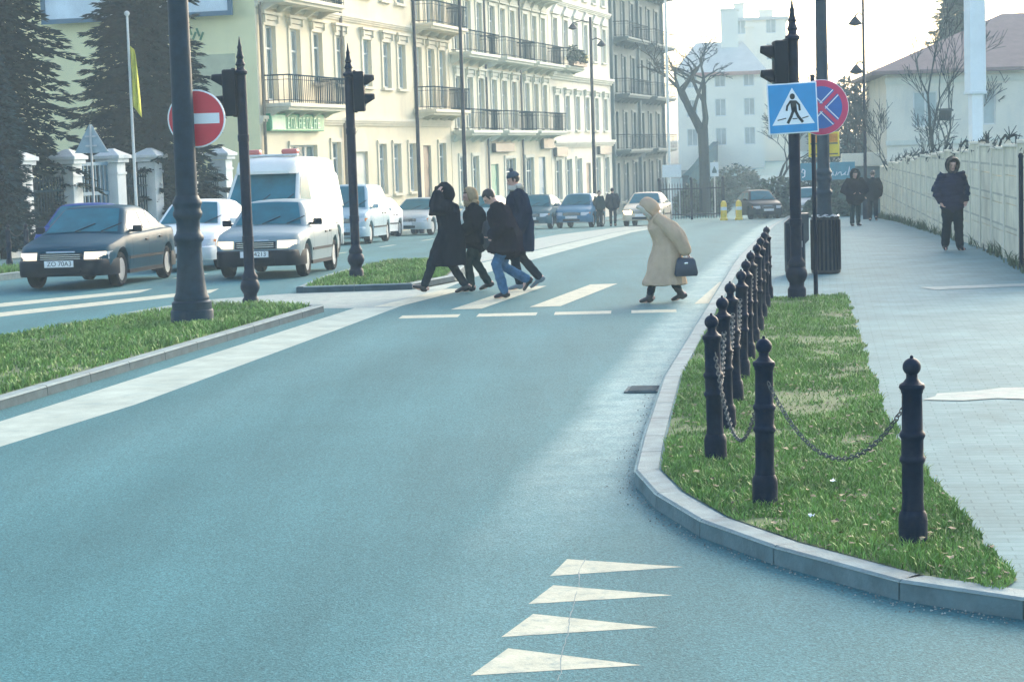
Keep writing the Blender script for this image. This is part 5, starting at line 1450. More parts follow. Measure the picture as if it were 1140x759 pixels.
def car(name, label, cat, front, phi, L, Wd, belt, roof, cab, paintm, z_extra=0.0, wheels=(0.85, None), bumper='black', lit=None, group=None, wins=3, plate=None, rim='alloy', van=False, extra=None, lamp_z=None, grille=True, wr_=0.27):
    """belt: [(t, z)] hood and shoulder line; roof: height; cab: (ta, tb, tc, td) windscreen foot, roof front, roof rear, rear window foot"""
    cx, cy = front[0] + L / 2 * math.sin(phi), front[1] + L / 2 * math.cos(phi)
    slope = math.atan2(G(cy + 1.5) - G(cy - 1.5), 3.0)
    t_ = thing(name, label, cat, (cx, cy, G(cy) + 0.004), 0, group)
    t_.rotation_euler = (slope, 0, -phi)
    Y = lambda t: t - L / 2
    w2 = Wd / 2
    tw1 = wheels[0]; tw2 = wheels[1] or L - 0.82
    RW = 0.31 if not van else 0.34
    arch = RW + 0.055
    pf = [(0, 0.74), (0.04, 0.80), (0.12, 0.88), (0.25, 0.94), (0.5, 0.98), (0.9, 1.0)]
    def wf(t):
        return w2 * min(lerp_tab(pf, t), lerp_tab(pf, L - t))
    def zb(t):
        z = 0.22 + 0.05 * max(0, 1 - t / 0.3) + 0.06 * max(0, 1 - (L - t) / 0.4)
        for c in (tw1, tw2):
            if abs(t - c) < arch:
                z = max(z, RW + math.sqrt(arch * arch - (t - c) ** 2))
        return z
    zh = lambda t: lerp_tab(belt, t)
    lean = lambda t, z: 0.10 * max(0, (z - 0.5) / 0.3) * max(0, 1 - t / 0.35) - 0.07 * max(0, (z - 0.55) / 0.35) * max(0, 1 - (L - t) / 0.3)
    ts = sorted({round(x, 3) for x in [0, 0.02, 0.05, 0.09, 0.14, 0.2, 0.28, L - 0.28, L - 0.2, L - 0.13, L - 0.08, L - 0.04, L] + [0.28 + (L - 0.56) * k / 62 for k in range(63)]})
    rings = []
    for t in ts:
        w, b, h = wf(t), zb(t), zh(t)
        pts = [(w * 0.55, max(b, 0.24)), (w - 0.07, b), (w - 0.015, b + 0.025), (w, 0.40), (w + 0.008, 0.40 + (h - 0.40) * 0.5), (w - 0.006, h - 0.10), (w - 0.035, h - 0.03), (w - 0.10, h), (w * 0.5, h + 0.022), (0, h + 0.032)]
        zz = -1; q = []
        for x, z in pts:
            z = max(z, zz + 0.004); z = min(z, h + 0.035 + 0.001 * len(q)); zz = z; q.append((x, z))
        full = [(x, Y(t) + lean(t, z), z) for x, z in q] + [(-x, Y(t) + lean(t, z), z) for x, z in reversed(q[:-1])]
        rings.append(full)
    mb = MB(); mb.rings(rings); body = mb.build('body', paintm, t_, angle=32)
    mb = MB(); mb.box((0, 0, 0.46), (Wd - 0.44, L - 0.3, 0.4)); mb.build('underbody', 'black', t_, smooth=False)
    # cabin
    ta, tb, tc, td = cab
    wb = w2 - 0.085; wr = w2 - wr_
    zbelt = lambda t: zh(t) - 0.01
    def top(t):
        if t <= tb: return zh(ta) + (roof - zh(ta)) * (t - ta) / (tb - ta)
        if t >= tc: return zh(td) + (roof - zh(td)) * (td - t) / (td - tc)
        u = (t - tb) / (tc - tb)
        return roof + 0.035 * 4 * u * (1 - u)
    def wz(t, z):
        b_ = zbelt(t)
        return wb - (wb - wr) * (z - b_) / (roof - b_)
    cr = []
    tt = sorted({round(x, 3) for x in [ta + (tb - ta) * k / 6 for k in range(7)] + [tb + (tc - tb) * k / 10 for k in range(11)] + [tc + (td - tc) * k / 6 for k in range(7)] + [tb - .05, tb + .06, tc - .06, tc + .05]})
    for t in tt:
        h = max(top(t), zbelt(t) + 0.012); b_ = zbelt(t) - 0.02
        if abs(t - tb) < 1e-3 or abs(t - tc) < 1e-3: h -= 0.012
        q = [(wz(t, b_), b_)]
        rr = min(0.075, (h - b_) * 0.4)
        q.append((wz(t, b_ + (h - b_) * 0.5), b_ + (h - b_) * 0.5))
        q += [(wz(t, h - rr), h - rr), (wz(t, h) - 0.025, h - rr * 0.3), (wz(t, h) - 0.08, h), (wz(t, h) * 0.5, h + 0.016), (0, h + 0.022)]
        cr.append([(x, Y(t), z) for x, z in q] + [(-x, Y(t), z) for x, z in reversed(q[:-1])])
    mb = MB(); mb.rings(cr); cabin = mb.build('cabin', paintm, t_, angle=30)
    # windscreen and rear window, bowed like the cabin, 6 mm proud of it
    def screen(t0, t1, h0, h1, nm, sgn):
        mb = MB(); rs = []
        for k in range(6):
            u = k / 5
            u2 = h0 + (h1 - h0) * u
            t = t0 + (t1 - t0) * u2
            h = top(t)
            ww = wz(t, h) - 0.095
            rs.append([(ww * a, Y(t) + sgn * 0.006, h + 0.009 + 0.02 * (1 - abs(a)) + (0.008)) for a in (-1, -.6, -.2, .2, .6, 1)])
        mb.rings(rs, closed=False)
        o = mb.build(nm, 'glass', t_)
        return o
    ws = screen(ta, tb, 0.06, 0.93, 'windscreen', -1)
    screen(td, tc, 0.1, 0.92, 'rear_window', 1)
    mb = MB()
    for s in (-0.12, 0.45):
        mb.tube([(s * w2, Y(ta) - 0.02, zh(ta) + 0.06), (s * w2 + 0.3, Y(ta + (tb - ta) * .32), top(ta + (tb - ta) * .32) + 0.045)], 0.010, 5)
    mb.build('wiper', 'black', ws)
    # side windows
    segs = []
    a0 = ta + (tb - ta) * 0.42; a1 = tc + (td - tc) * (0.5 if not van else 0.2)
    splits = [a0] + ([tb + (tc - tb) * 0.47] if wins >= 2 else []) + ([tc - 0.10] if wins >= 3 else []) + [a1]
    if van: splits = [a0, tb + 0.65]
    for s0, s1 in zip(splits[:-1], splits[1:]):
        s0 += 0.035; s1 -= 0.035
        for sd_ in (-1, 1):
            mb = MB(); lo = []; hi = []
            for k in range(7):
                t = s0 + (s1 - s0) * k / 6
                zl = zbelt(t) + 0.045; zt = min(top(t) - 0.075, roof - 0.075)
                zt = max(zt, zl + 0.02)
                lo.append((sd_ * (wz(t, zl) + 0.007), Y(t), zl)); hi.append((sd_ * (wz(t, zt) + 0.007), Y(t), zt))
            mb.rings([lo, hi], closed=False); mb.build('side_window', 'glass', t_)
    # front face helpers
    def tf(x):
        for k in range(80):
            t = k * 0.012
            if wf(t) >= abs(x): return t
        return 0.9
    def patch(x0, x1, z0, z1, nm, m, proud=0.012, n=6, rear=False, parent=t_, dz=0.0):
        mb = MB(); fr = []
        for z in (z0, (z0 + z1) / 2, z1):
            row = []
            for k in range(n + 1):
                x = x0 + (x1 - x0) * k / n
                t = tf(x) - proud - (0.008 if z == (z0 + z1) / 2 else 0)
                y = Y(t) + lean(max(t, 0), z)
                if rear:
                    y = Y(L - t) + lean(L - max(t, 0), z)
                row.append((x, y, z + dz * abs(x)))
            fr.append(row)
        mb.rings(fr, closed=False)
        # give it depth
        r = bmesh.ops.extrude_face_region(mb.bm, geom=mb.bm.faces[:])
        vs = [v for v in r['geom'] if isinstance(v, bmesh.types.BMVert)]
        for v in vs: v.co.y += 0.05 if not rear else -0.05
        return mb.build(nm, m, parent, angle=40)
    zl = lamp_z or (zh(0.1) - 0.15)
    for s in (-1, 1):
        patch(s * w2 * 0.50, s * w2 * 0.90, zl - 0.065, zl + 0.075, 'headlight', {None: 'lens', 1: 'lamp_lit', 2: 'lamp_glow'}[lit])
        patch(s * w2 * 0.905, s * w2 * 0.965, zl - 0.06, zl + 0.07, 'indicator', 'amber' if not lit else 'lens')
        patch(s * w2 * 0.62, s * w2 * 0.93, 0.62, 0.82, 'tail_light', 'red_lens', rear=True)
    if grille:
        g_ = patch(-w2 * 0.46, w2 * 0.46, zl - 0.07, zl + 0.06, 'grille', 'black', 0.010)
        mb = MB()
        for k in range(3):
            mb.box((0, Y(-0.026) + lean(0, zl), zl - 0.04 + k * 0.036), (w2 * 0.84, 0.012, 0.01))
        mb.build('grille_bar', 'chrome', g_, smooth=False)
        patch(-w2 * 0.30, w2 * 0.30, zl + 0.062, zl + 0.092, 'grille_trim', 'chrome', 0.018)
    # bumpers
    for rear in (False, True):
        mb = MB(); rs = []
        for k in range(21):
            x = (-1 + 2 * k / 20) * (w2 * 1.0)
            t = tf(x * 0.985) - 0.055
            y = Y(t) if not rear else Y(L - t)
            s = 1 if not rear else -1
            rs.append([(x, y + 0.03 * s, 0.235), (x, y, 0.27), (x, y - 0.012 * s, 0.40), (x, y, 0.50), (x, y + 0.05 * s, 0.525), (x, y + 0.12 * s, 0.5), (x, y + 0.12 * s, 0.25)])
        mb.rings(rs); bp = mb.build('front_bumper' if not rear else 'rear_bumper', bumper, t_, angle=40)
        if not rear:
            mb = MB(); mb.box((0, Y(-0.07), 0.335), (w2 * 0.9, 0.02, 0.09)); mb.build('air_intake', 'rubber', bp, smooth=False)
        mb = MB(); mb.box((0, Y(-0.078) if not rear else Y(L + 0.078), 0.455), (0.53, 0.016, 0.115), bevel=0.004)
        pl_ = mb.build('number_plate', 'plate', t_, smooth=False)
        if plate and not rear:
            cu = bpy.data.curves.new('plate_text', 'FONT'); cu.body = plate; cu.size = 0.115; cu.align_x = 'CENTER'; cu.align_y = 'CENTER'; cu.extrude = 0.001
            tmp = bpy.data.objects.new('tmp', cu); C.objects.link(tmp)
            me = bpy.data.meshes.new_from_object(tmp.evaluated_get(bpy.context.evaluated_depsgraph_get()))
            bpy.data.objects.remove(tmp)
            o = link('plate_lettering', me, 'sign_black', pl_); o.location = (0.01, Y(-0.078) - 0.0105, 0.455); o.rotation_euler = (R(90), 0, 0)
    # wheels
    for tw in (tw1, tw2):
        for s in (-1, 1):
            c = (s * (w2 - 0.115), Y(tw), RW)
            mb = MB(); mb.lathe([(RW * 0.66, -0.085), (RW * 0.9, -0.095), (RW * 0.985, -0.07), (RW, -0.03), (RW, 0.03), (RW * 0.985, 0.07), (RW * 0.9, 0.095), (RW * 0.66, 0.085), (RW * 0.62, 0.03)], 28, c, 'x')
            wh = mb.build('wheel', 'rubber', t_)
            mb = MB()
            f_ = s * 0.075
            mb.lathe([(RW * 0.66, f_ * 1.05), (RW * 0.62, f_ * 0.7), (RW * 0.6, f_ * 0.25), (0.02, f_ * 0.25)], 24, c, 'x')
            for k in range(7):
                a = 2 * math.pi * k / 7
                mb.box((c[0] + f_ * 0.62, c[1] + RW * 0.35 * math.cos(a), c[2] + RW * 0.35 * math.sin(a)), (0.03, 0.045, RW * 0.56), Matrix.Rotation(math.pi / 2 - a, 4, 'X'))
            mb.lathe([(0.055, f_ * 0.5), (0.05, f_ * 0.95), (0.002, f_ * 1.0)], 14, c, 'x')
            mb.build('rim', rim, wh)
    # mirrors, handles, door seams, side strip
    for s in (-1, 1):
        t = a0 + 0.12
        mb = MB(); mb.box((s * (w2 + 0.055), Y(t), zbelt(t) + 0.085), (0.17, 0.09, 0.12), bevel=0.025); mb.box((s * (w2 - 0.04), Y(t) + 0.01, zbelt(t) + 0.05), (0.12, 0.05, 0.05)); mb.build('mirror', 'black' if bumper == 'black' else paintm, t_)
    doors = [a0 - 0.02, tb + (tc - tb) * 0.47] + ([tw2 - arch - 0.03 if wins >= 3 or not van else tb + .7] if wins >= 2 else [])
    mb = MB()
    for t in doors:
        for s in (-1, 1):
            h = zh(t)
            q = [(wf(t) - 0.014, 0.30), (wf(t) + 0.0015, 0.40), (wf(t) + 0.0095, 0.40 + (h - 0.40) * 0.5), (wf(t) - 0.004, h - 0.10)]
            for (xa, za), (xb, zb_) in zip(q[:-1], q[1:]):
                mb.quad((s * xa, Y(t), za), (s * xa, Y(t) + 0.010, za), (s * xb, Y(t) + 0.010, zb_), (s * xb, Y(t), zb_))
    mb.build('door_seam', 'rubber', t_, smooth=False)
    for t in doors[1:]:
        for s in (-1, 1):
            mb = MB(); mb.box((s * (w2 + 0.012), Y(t - 0.13), zh(t) - 0.16), (0.03, 0.16, 0.03), bevel=0.008); mb.build('door_handle', 'black', t_)
    for s in (-1, 1):
        mb = MB(); mb.box((s * (w2 + 0.006), Y((tw1 + tw2) / 2), 0.50), (0.016, tw2 - tw1 - 2 * arch - 0.04, 0.05)); mb.build('side_strip', 'black', t_, smooth=False)
        mb = MB(); mb.box((s * (w2 - 0.03), Y((tw1 + tw2) / 2), 0.25), (0.05, tw2 - tw1 - 2 * arch - 0.02, 0.07)); mb.build('sill', 'black' if bumper == 'black' else paintm, t_, smooth=False)
    if extra: extra(t_, Y, top, w2)
    return t_

P = {}
for k, c in (('green', (0.004, 0.05, 0.082)), ('silver', (0.42, 0.46, 0.46)), ('white', (0.72, 0.74, 0.72)), ('offwhite', (0.70, 0.70, 0.64)), ('blue', (0.015, 0.05, 0.24)), ('pale_blue', (0.32, 0.44, 0.48)), ('mid_blue', (0.04, 0.17, 0.28)), ('teal_dark', (0.03, 0.10, 0.13)), ('cream', (0.62, 0.54, 0.42)), ('black', (0.018, 0.024, 0.03)), ('grey', (0.21, 0.28, 0.30))):
    P[k] = paint(k + '_car_paint', c)
SEDAN = dict(L=4.5, Wd=1.73, belt=[(0, 0.66), (0.06, 0.72), (0.3, 0.78), (1.15, 0.93), (2.2, 0.95), (3.5, 0.99), (4.3, 1.0), (4.46, 0.95), (4.5, 0.85)], roof=1.40, cab=(1.15, 1.92, 3.0, 3.85))
ESTATE = dict(L=4.3, Wd=1.66, belt=[(0, 0.70), (0.05, 0.76), (0.25, 0.82), (1.1, 0.93), (2.2, 0.95), (4.1, 0.98), (4.26, 0.94), (4.3, 0.86)], roof=1.40, cab=(1.12, 1.75, 3.7, 4.22))
HATCH = dict(L=3.9, Wd=1.66, belt=[(0, 0.66), (0.06, 0.73), (0.3, 0.80), (0.95, 0.94), (2.0, 0.96), (3.7, 1.0), (3.86, 0.95), (3.9, 0.85)], roof=1.45, cab=(0.95, 1.65, 3.0, 3.82))
MPV = dict(L=4.5, Wd=1.78, belt=[(0, 0.78), (0.06, 0.86), (0.3, 0.93), (0.9, 1.06), (2.0, 1.06), (4.3, 1.08), (4.46, 1.04), (4.5, 0.92)], roof=1.78, cab=(0.85, 1.75, 4.0, 4.42))
car('parked_car', 'dark green saloon with lit headlights in the nearest left lane', 'car', (-7.90, 34.75), R(7.0), paintm=P['green'], lit=1, plate='ZO 70A3', **SEDAN)
car('parked_car', 'grey estate car with lit headlights and dark bumpers, behind the thin traffic signal', 'car', (-4.68, 36.4), R(6.0), paintm=P['grey'], lit=1, plate='OK 4213', **ESTATE)
car('parked_car', 'white hatchback mostly hidden by the massive lamp post, behind the dark green saloon', 'car', (-6.95, 41.3), R(7.0), paintm=P['white'], bumper=P['white'], lit=None, **HATCH)
def ambulance_extra(t, Y, top, w2):
    mb = MB(); rs = []
    for y_, w_, z0, z1 in ((1.15, 0.62, 2.05, 2.12), (1.3, 0.72, 2.05, 2.30), (1.55, 0.78, 2.05, 2.42), (1.9, 0.80, 2.05, 2.48), (3.5, 0.80, 2.05, 2.50), (5.1, 0.80, 2.05, 2.48), (5.32, 0.76, 2.05, 2.38)):
        h = z1 - z0
        rs.append([(x * w_, Y(y_), z0 + f * h) for x, f in ((-1, 0), (-0.99, .45), (-0.93, .8), (-0.75, .96), (0, 1.0), (0.75, .96), (0.93, .8), (0.99, .45), (1, 0))])
    mb.rings(rs); rr = mb.build('raised_roof', P['offwhite'], t, angle=30)
    mb = MB(); mb.box((0, Y(1.95), 2.505), (1.3, 0.22, 0.05), bevel=0.015); bar = mb.build('light_bar', 'white_stone', t)
    for s in (-1, 1):
        mb = MB(); mb.box((s * 0.46, Y(1.95), 2.585), (0.40, 0.26, 0.13), bevel=0.05); mb.build('beacon', mat('beacon_lens', (0.50, 0.12, 0.10), 0.4, var=0.1), bar)
VAN = dict(L=5.6, Wd=2.0, belt=[(0, 0.92), (0.08, 1.02), (0.35, 1.14), (0.85, 1.26), (2.0, 1.3), (5.4, 1.3), (5.56, 1.25), (5.6, 1.1)], roof=2.12, cab=(0.75, 1.5, 5.35, 5.56), van=True, wr_=0.2)
car('ambulance', 'high roofed white van with two red roof beacons behind the grey estate', 'van', (-5.95, 46.1), R(8.0), paintm=P['offwhite'], bumper=P['grey'], wins=2, extra=ambulance_extra, wheels=(1.0, 4.5), **VAN)
car('parked_car', 'deep blue hatchback showing its roof over the dark green saloon', 'car', (-10.6, 47.0), R(4), paintm=P['blue'], **HATCH)
GRP = 'cars parked along the tenements'
car('parked_car', 'pale blue people carrier behind the ambulance and the mid signal', 'car', (-5.15, 59.5), R(7), paintm=P['pale_blue'], group=GRP, bumper=P['pale_blue'], **MPV)
car('parked_car', 'white hatchback parked to the right of the mid traffic signal', 'car', (-5.5, 71.5), R(12), paintm=P['white'], group=GRP, bumper=P['white'], **HATCH)
car('parked_car', 'silver saloon parked just left of the woman in the black coat', 'car', (-3.9, 75.0), R(14), paintm=P['silver'], group=GRP, bumper=P['silver'], **SEDAN)
car('parked_car', 'dark teal hatchback parked right behind the tall man in navy', 'car', (0.95, 85.0), R(12), paintm=P['teal_dark'], group=GRP, bumper=P['teal_dark'], **HATCH)
car('parked_car', 'mid blue hatchback parked next to the dark teal one', 'car', (2.75, 86.0), R(14), paintm=P['mid_blue'], group=GRP, bumper=P['mid_blue'], **HATCH)
car('parked_car', 'pale car seen between the crossing people, parked behind them', 'car', (-1.35, 80.5), R(12), paintm=P['pale_blue'], group=GRP, bumper=P['pale_blue'], **HATCH)
car('moving_car', 'cream saloon with blazing headlights behind the woman in beige', 'car', (5.65, 84.0), R(11), paintm=P['cream'], bumper=P['cream'], lit=2, **SEDAN)
car('moving_car', 'small black hatchback near the yellow bollards at the hill road', 'car', (13.3, 101.0), R(-8), paintm=P['black'], **HATCH)
car('moving_car', 'pale grey car hidden behind the distant walkers', 'car', (14.0, 92.0), R(10), paintm=P['silver'], bumper=P['silver'], **HATCH)

# ------------------------------------------------------------------ people
def cloth(name, col, var=0.2, scale=5, rough=0.9):
    return mat(name, col, rough, var=var, scale=scale, bump=0.25, bscale=60, spec=0.0)

def person(label, loc, heading, J, parts, vox=0.010, group=None):
    """J: joints in (forward, side, up); side is positive towards the figure's left"""
    t = thing('person', label, 'person', loc, heading, group)
    P3 = lambda p: Vector((p[1], -p[0], p[2]))
    j = {k: P3(v) for k, v in J.items()}
    # --- the body: one continuous skin
    mb = MB()
    pel, che, nek, hea = j['pelvis'], j['chest'], j['neck'], j['head']
    side = Vector((1, 0, 0))
    mb.limb([pel - (che - pel).normalized() * 0.08, pel, pel.lerp(che, 0.45), pel.lerp(che, 0.8), che.lerp(nek, 0.45)], [(0.13, 0.10), (0.165, 0.115), (0.135, 0.10), (0.165, 0.115), (0.17, 0.085)], 16, side)
    mb.limb([che.lerp(nek, 0.6), nek, nek.lerp(hea, 0.5)], [(0.08, 0.06), (0.056, 0.056), (0.052, 0.055)], 12, side)
    for s in ('l', 'r'):
        mb.limb([j['hip_' + s], j['hip_' + s].lerp(j['knee_' + s], .5), j['knee_' + s], j['knee_' + s].lerp(j['ank_' + s], .35), j['ank_' + s]], [.085, .075, .055, .057, .038], 12)
        a, toe = j['ank_' + s], j['toe_' + s]
        mb.limb([a + (a - toe).normalized() * 0.05 - Vector((0, 0, .03)), a.lerp(toe, .5) - Vector((0, 0, .02)), toe], [.036, .04, .028], 10)
        sh, el, wr = j['sho_' + s], j['elb_' + s], j['wri_' + s]
        mb.limb([che.lerp(sh, .5), sh, sh.lerp(el, .6), el, el.lerp(wr, .4), wr], [.055, .056, .045, .04, .038, .026], 12)
        # hand: palm, four fingers, thumb
        d = (wr - el).normalized()
        curl = j.get('palm_' + s, None)
        pn = (curl - wr).normalized() if curl is not None else (Vector((-sh.x, 0, 0)) + Vector((0, -0.3, 0))).normalized()
        pn = (pn - d * pn.dot(d)).normalized()
        ac = d.cross(pn)
        mb.limb([wr, wr + d * .045, wr + d * .085], [(.030, .018), (.040, .017), (.038, .014)], 10, ac)
        for k in range(4):
            b = wr + d * .08 + ac * (-.028 + .0187 * k)
            ln = (.062, .075, .07, .055)[k]
            mb.limb([b, b + d * ln * .45 + pn * .008, b + d * ln * .8 + pn * ln * .35, b + d * ln * .85 + pn * ln * .6], [.0088, .0085, .0078, .0066], 6)
        th = -1 if s == 'l' else 1
        b = wr + d * .025 + ac * (-.03 * 1)
        mb.limb([b, b - ac * .024 + d * .022 + pn * .01, b - ac * .028 + d * .05 + pn * .02], [.012, .011, .008], 6)
    # head with face
    fdir = P3(J.get('face', (1, 0, 0))).normalized()
    upv = (hea - nek).normalized()
    fdir = (fdir - upv * fdir.dot(upv)).normalized(); sd = fdir.cross(upv)
    def hp(f, s_, u): return hea + fdir * f + sd * s_ + upv * u
    Mh = Matrix((( *sd, 0), (*fdir, 0), (*upv, 0), (0, 0, 0, 1))).transposed(); Mh.translation = hea
    n0 = len(mb.bm.verts)
    bmesh.ops.create_uvsphere(mb.bm, u_segments=20, v_segments=14, radius=1.0, matrix=Mh @ Matrix.Translation((0, -0.005, .03)) @ Matrix.Diagonal((.074, .094, .098, 1)))
    mb.limb([hp(.02, 0, -.02), hp(.045, 0, -.075)], [(.056, .05), (.036, .034)], 12, sd)
    mb.limb([hp(.085, 0, .03), hp(.104, 0, -.012), hp(.088, 0, -.02)], [.010, .015, .012], 8)
    mb.limb([hp(.074, -.045, .045), hp(.086, 0, .042), hp(.074, .045, .045)], [.012, .013, .012], 8)
    for s_ in (-1, 1):
        mb.limb([hp(-.005, s_ * .074, .03), hp(-.012, s_ * .082, .0), hp(-.002, s_ * .074, -.022)], [(.012, .006), (.016, .008), (.01, .006)], 8)
    body = mb.build('body', parts.get('skin', 'skin'), t)
    remesh(body, parts.get('bvox', 0.0075), 2)
    for s_ in (-1, 1):
        mb = MB(); mb.ball(hp(.082, s_ * .031, .022), (.012, .008, .008), 8); mb.build('eye', 'eye', t)
    mb = MB(); mb.limb([hp(.083, -.022, -.045), hp(.092, 0, -.044), hp(.083, .022, -.045)], [.006, .0075, .006], 6); mb.build('mouth', 'lip', t)
    # hair
    if parts.get('hair') is not None:
        mb = MB()
        bmesh.ops.create_uvsphere(mb.bm, u_segments=22, v_segments=16, radius=1.0, matrix=Mh @ Matrix.Translation((0, -0.012, .042)) @ Matrix.Diagonal((.084, .1, .098, 1)))
        iv = Mh.inverted()
        dele = [v for v in mb.bm.verts if (lambda q: q.y > .035 and q.z < .075 or q.z < -.045)(iv @ v.co)]
        bmesh.ops.delete(mb.bm, geom=dele, context='VERTS')
        for v in mb.bm.verts:
            v.co += v.normal * 0.008 * noise.noise(v.co * 40)
        o = mb.build('hair', parts['hair'], t); md = o.modifiers.new('t', 'SOLIDIFY'); md.thickness = 0.012
    # hood: an open shell round the head
    if parts.get('hood') is not None:
        hm, sc, opening = parts['hood']
        mb = MB()
        bmesh.ops.create_uvsphere(mb.bm, u_segments=28, v_segments=20, radius=1.0, matrix=Mh @ Matrix.Translation((0, -0.02, .01)) @ Matrix.Diagonal((.112 * sc, .125 * sc, .15 * sc, 1)))
        iv = Mh.inverted()
        dele = [v for v in mb.bm.verts if (lambda q: q.y > opening)(iv @ v.co)]
        bmesh.ops.delete(mb.bm, geom=dele, context='VERTS')
        for v in mb.bm.verts:
            v.co += v.normal * 0.014 * noise.noise(v.co * 16)
        o = mb.build('hood', hm, t); md = o.modifiers.new('t', 'SOLIDIFY'); md.thickness = 0.022; md.offset = -1
        if parts.get('fur') is not None:
            iv2 = Mh
            mb = MB(); rs = []
            pts = []
            for k in range(25):
                a = 2 * math.pi * k / 24
                rad = math.sqrt(max(0.05, 1 - ((opening + .02) / (.125 * sc)) ** 2))
                pts.append(Mh @ Vector((.112 * sc * rad * math.cos(a), opening + .004, .01 + .15 * sc * rad * math.sin(a))))
            mb.tube(pts, 0.026, 10)
            for v in mb.bm.verts: v.co += Vector((rnd.gauss(0, 1), rnd.gauss(0, 1), rnd.gauss(0, 1))) * 0.006
            mb.build('fur_trim', parts['fur'], t)
    if parts.get('cap') is not None:
        mb = MB()
        bmesh.ops.create_uvsphere(mb.bm, u_segments=22, v_segments=14, radius=1.0, matrix=Mh @ Matrix.Translation((0, -0.008, .055)) @ Matrix.Diagonal((.088, .106, .095, 1)))
        iv = Mh.inverted()
        bmesh.ops.delete(mb.bm, geom=[v for v in mb.bm.verts if (iv @ v.co).z < .045], context='VERTS')
        o = mb.build('cap', parts['cap'], t); md = o.modifiers.new('t', 'SOLIDIFY'); md.thickness = 0.014
        if parts.get('bobble'):
            mb = MB(); mb.ball(hp(-.01, 0, .165), (.035, .035, .035), 10)
            for v in mb.bm.verts: v.co += Vector((rnd.gauss(0, 1), rnd.gauss(0, 1), rnd.gauss(0, 1))) * 0.005
            mb.build('bobble', parts['cap'], o)
    # trousers
    if parts.get('trousers') is not None:
        tm, tr_ = parts['trousers']
        mb = MB()
        mb.limb([pel + (che - pel) * .2, pel - (che - pel).normalized() * .06], [(.165, .125), (.165, .13)], 14, side)
        for s in ('l', 'r'):
            h, k, a = j['hip_' + s], j['knee_' + s], j['ank_' + s]
            low = a.lerp(k, parts.get('cuff', 0.06))
            mb.limb([h, h.lerp(k, .5), k, k.lerp(low, .5), low], [.10 * tr_, .088 * tr_, .072 * tr_, .068 * tr_, .064 * tr_], 12)
        o = mb.build('trousers', tm, t); remesh(o, vox, 2, fold=0.012, fscale=9, stretch=(1, 1, 1.4))
    # shoes
    for s in ('l', 'r'):
        a, toe = j['ank_' + s], j['toe_' + s]
        mb = MB()
        d = (toe - a); d.normalize()
        kn = j['knee_' + s]
        heel = a + (a - toe).normalized() * .035 - (kn - a).normalized() * .05
        mb.limb([heel, heel.lerp(toe, .45) + (kn - a).normalized() * .012, toe], [(.042, .04), (.046, .04), (.040, .026)], 12, side)
        mb.limb([a - (kn - a).normalized() * .04, a + (kn - a).normalized() * parts.get('boot', .06)], [.05, .056], 12)
        o = mb.build('shoe', parts.get('shoe', 'black'), t); remesh(o, 0.008, 2)
    # coat: trunk, skirt and sleeves
    if parts.get('coat') is not None:
        cm, hem, puff, flare = parts['coat']
        mb = MB()
        hipc = (j['knee_l'] + j['knee_r']) / 2
        down = Vector((0, 0, -1))
        hemc = Vector((pel.x + (hipc.x - pel.x) * parts.get('follow', .5), pel.y + (hipc.y - pel.y) * parts.get('follow', .5), hem))
        rs = [(che.lerp(nek, .78), (.095, .085)), (che.lerp(nek, .5), (.148 + .3 * (puff - .02), .10 + puff)), (che, (.185 + puff, .13 + puff)), (pel.lerp(che, .45), (.175 + puff, .125 + puff)), (pel, (.19 + puff, .145 + puff)), (pel.lerp(hemc, .5), (.19 + puff + flare * .5, .15 + puff + flare * .6)), (hemc, (.19 + puff + flare, .155 + puff + flare * 1.3))]
        mb.limb([p for p, _ in rs[:-1]][::-1], [r for _, r in rs[:-1]][::-1], 20, side)
        pz, rz_ = rs[-1]
        mb.tube([pz, pz + Vector((0, 0, .03)), pz.lerp(rs[-2][0], .5), rs[-2][0], rs[-3][0]], [rz_, rz_, ((rz_[0] + rs[-2][1][0]) / 2, (rz_[1] + rs[-2][1][1]) / 2), rs[-2][1], rs[-3][1]], 20, side)
        for s in ('l', 'r'):
            sh, el, wr = j['sho_' + s], j['elb_' + s], j['wri_' + s]
            q = puff
            mb.limb([che.lerp(sh, .55) + (nek - che) * .12, sh - (sh - el).normalized() * -.02, sh.lerp(el, .55), el, el.lerp(wr, .5), wr - (wr - el).normalized() * parts.get('sleeve', .01)], [.062 + q * .4, .062 + q * .6, .062 + q * .85, .058 + q, .055 + q * .8, .046 + q * .6], 12)
        o = mb.build('coat', cm, t); remesh(o, vox, 2, fold=parts.get('fold', .014) * 1.5, fscale=parts.get('fsc', 8), stretch=parts.get('stretch', (1, 1, .3)))
    if parts.get('scarf') is not None:
        mb = MB()
        pts = [nek + Vector((math.cos(a) * .085, math.sin(a) * .085, .02 + .02 * math.sin(2 * a))) for a in [2 * math.pi * k / 16 for k in range(17)]]
        mb.tube(pts, 0.045, 10)
        for v in mb.bm.verts: v.co += Vector((rnd.gauss(0, 1), rnd.gauss(0, 1), rnd.gauss(0, 1))) * 0.004
        mb.build('scarf', parts['scarf'], t)
    return t, P3

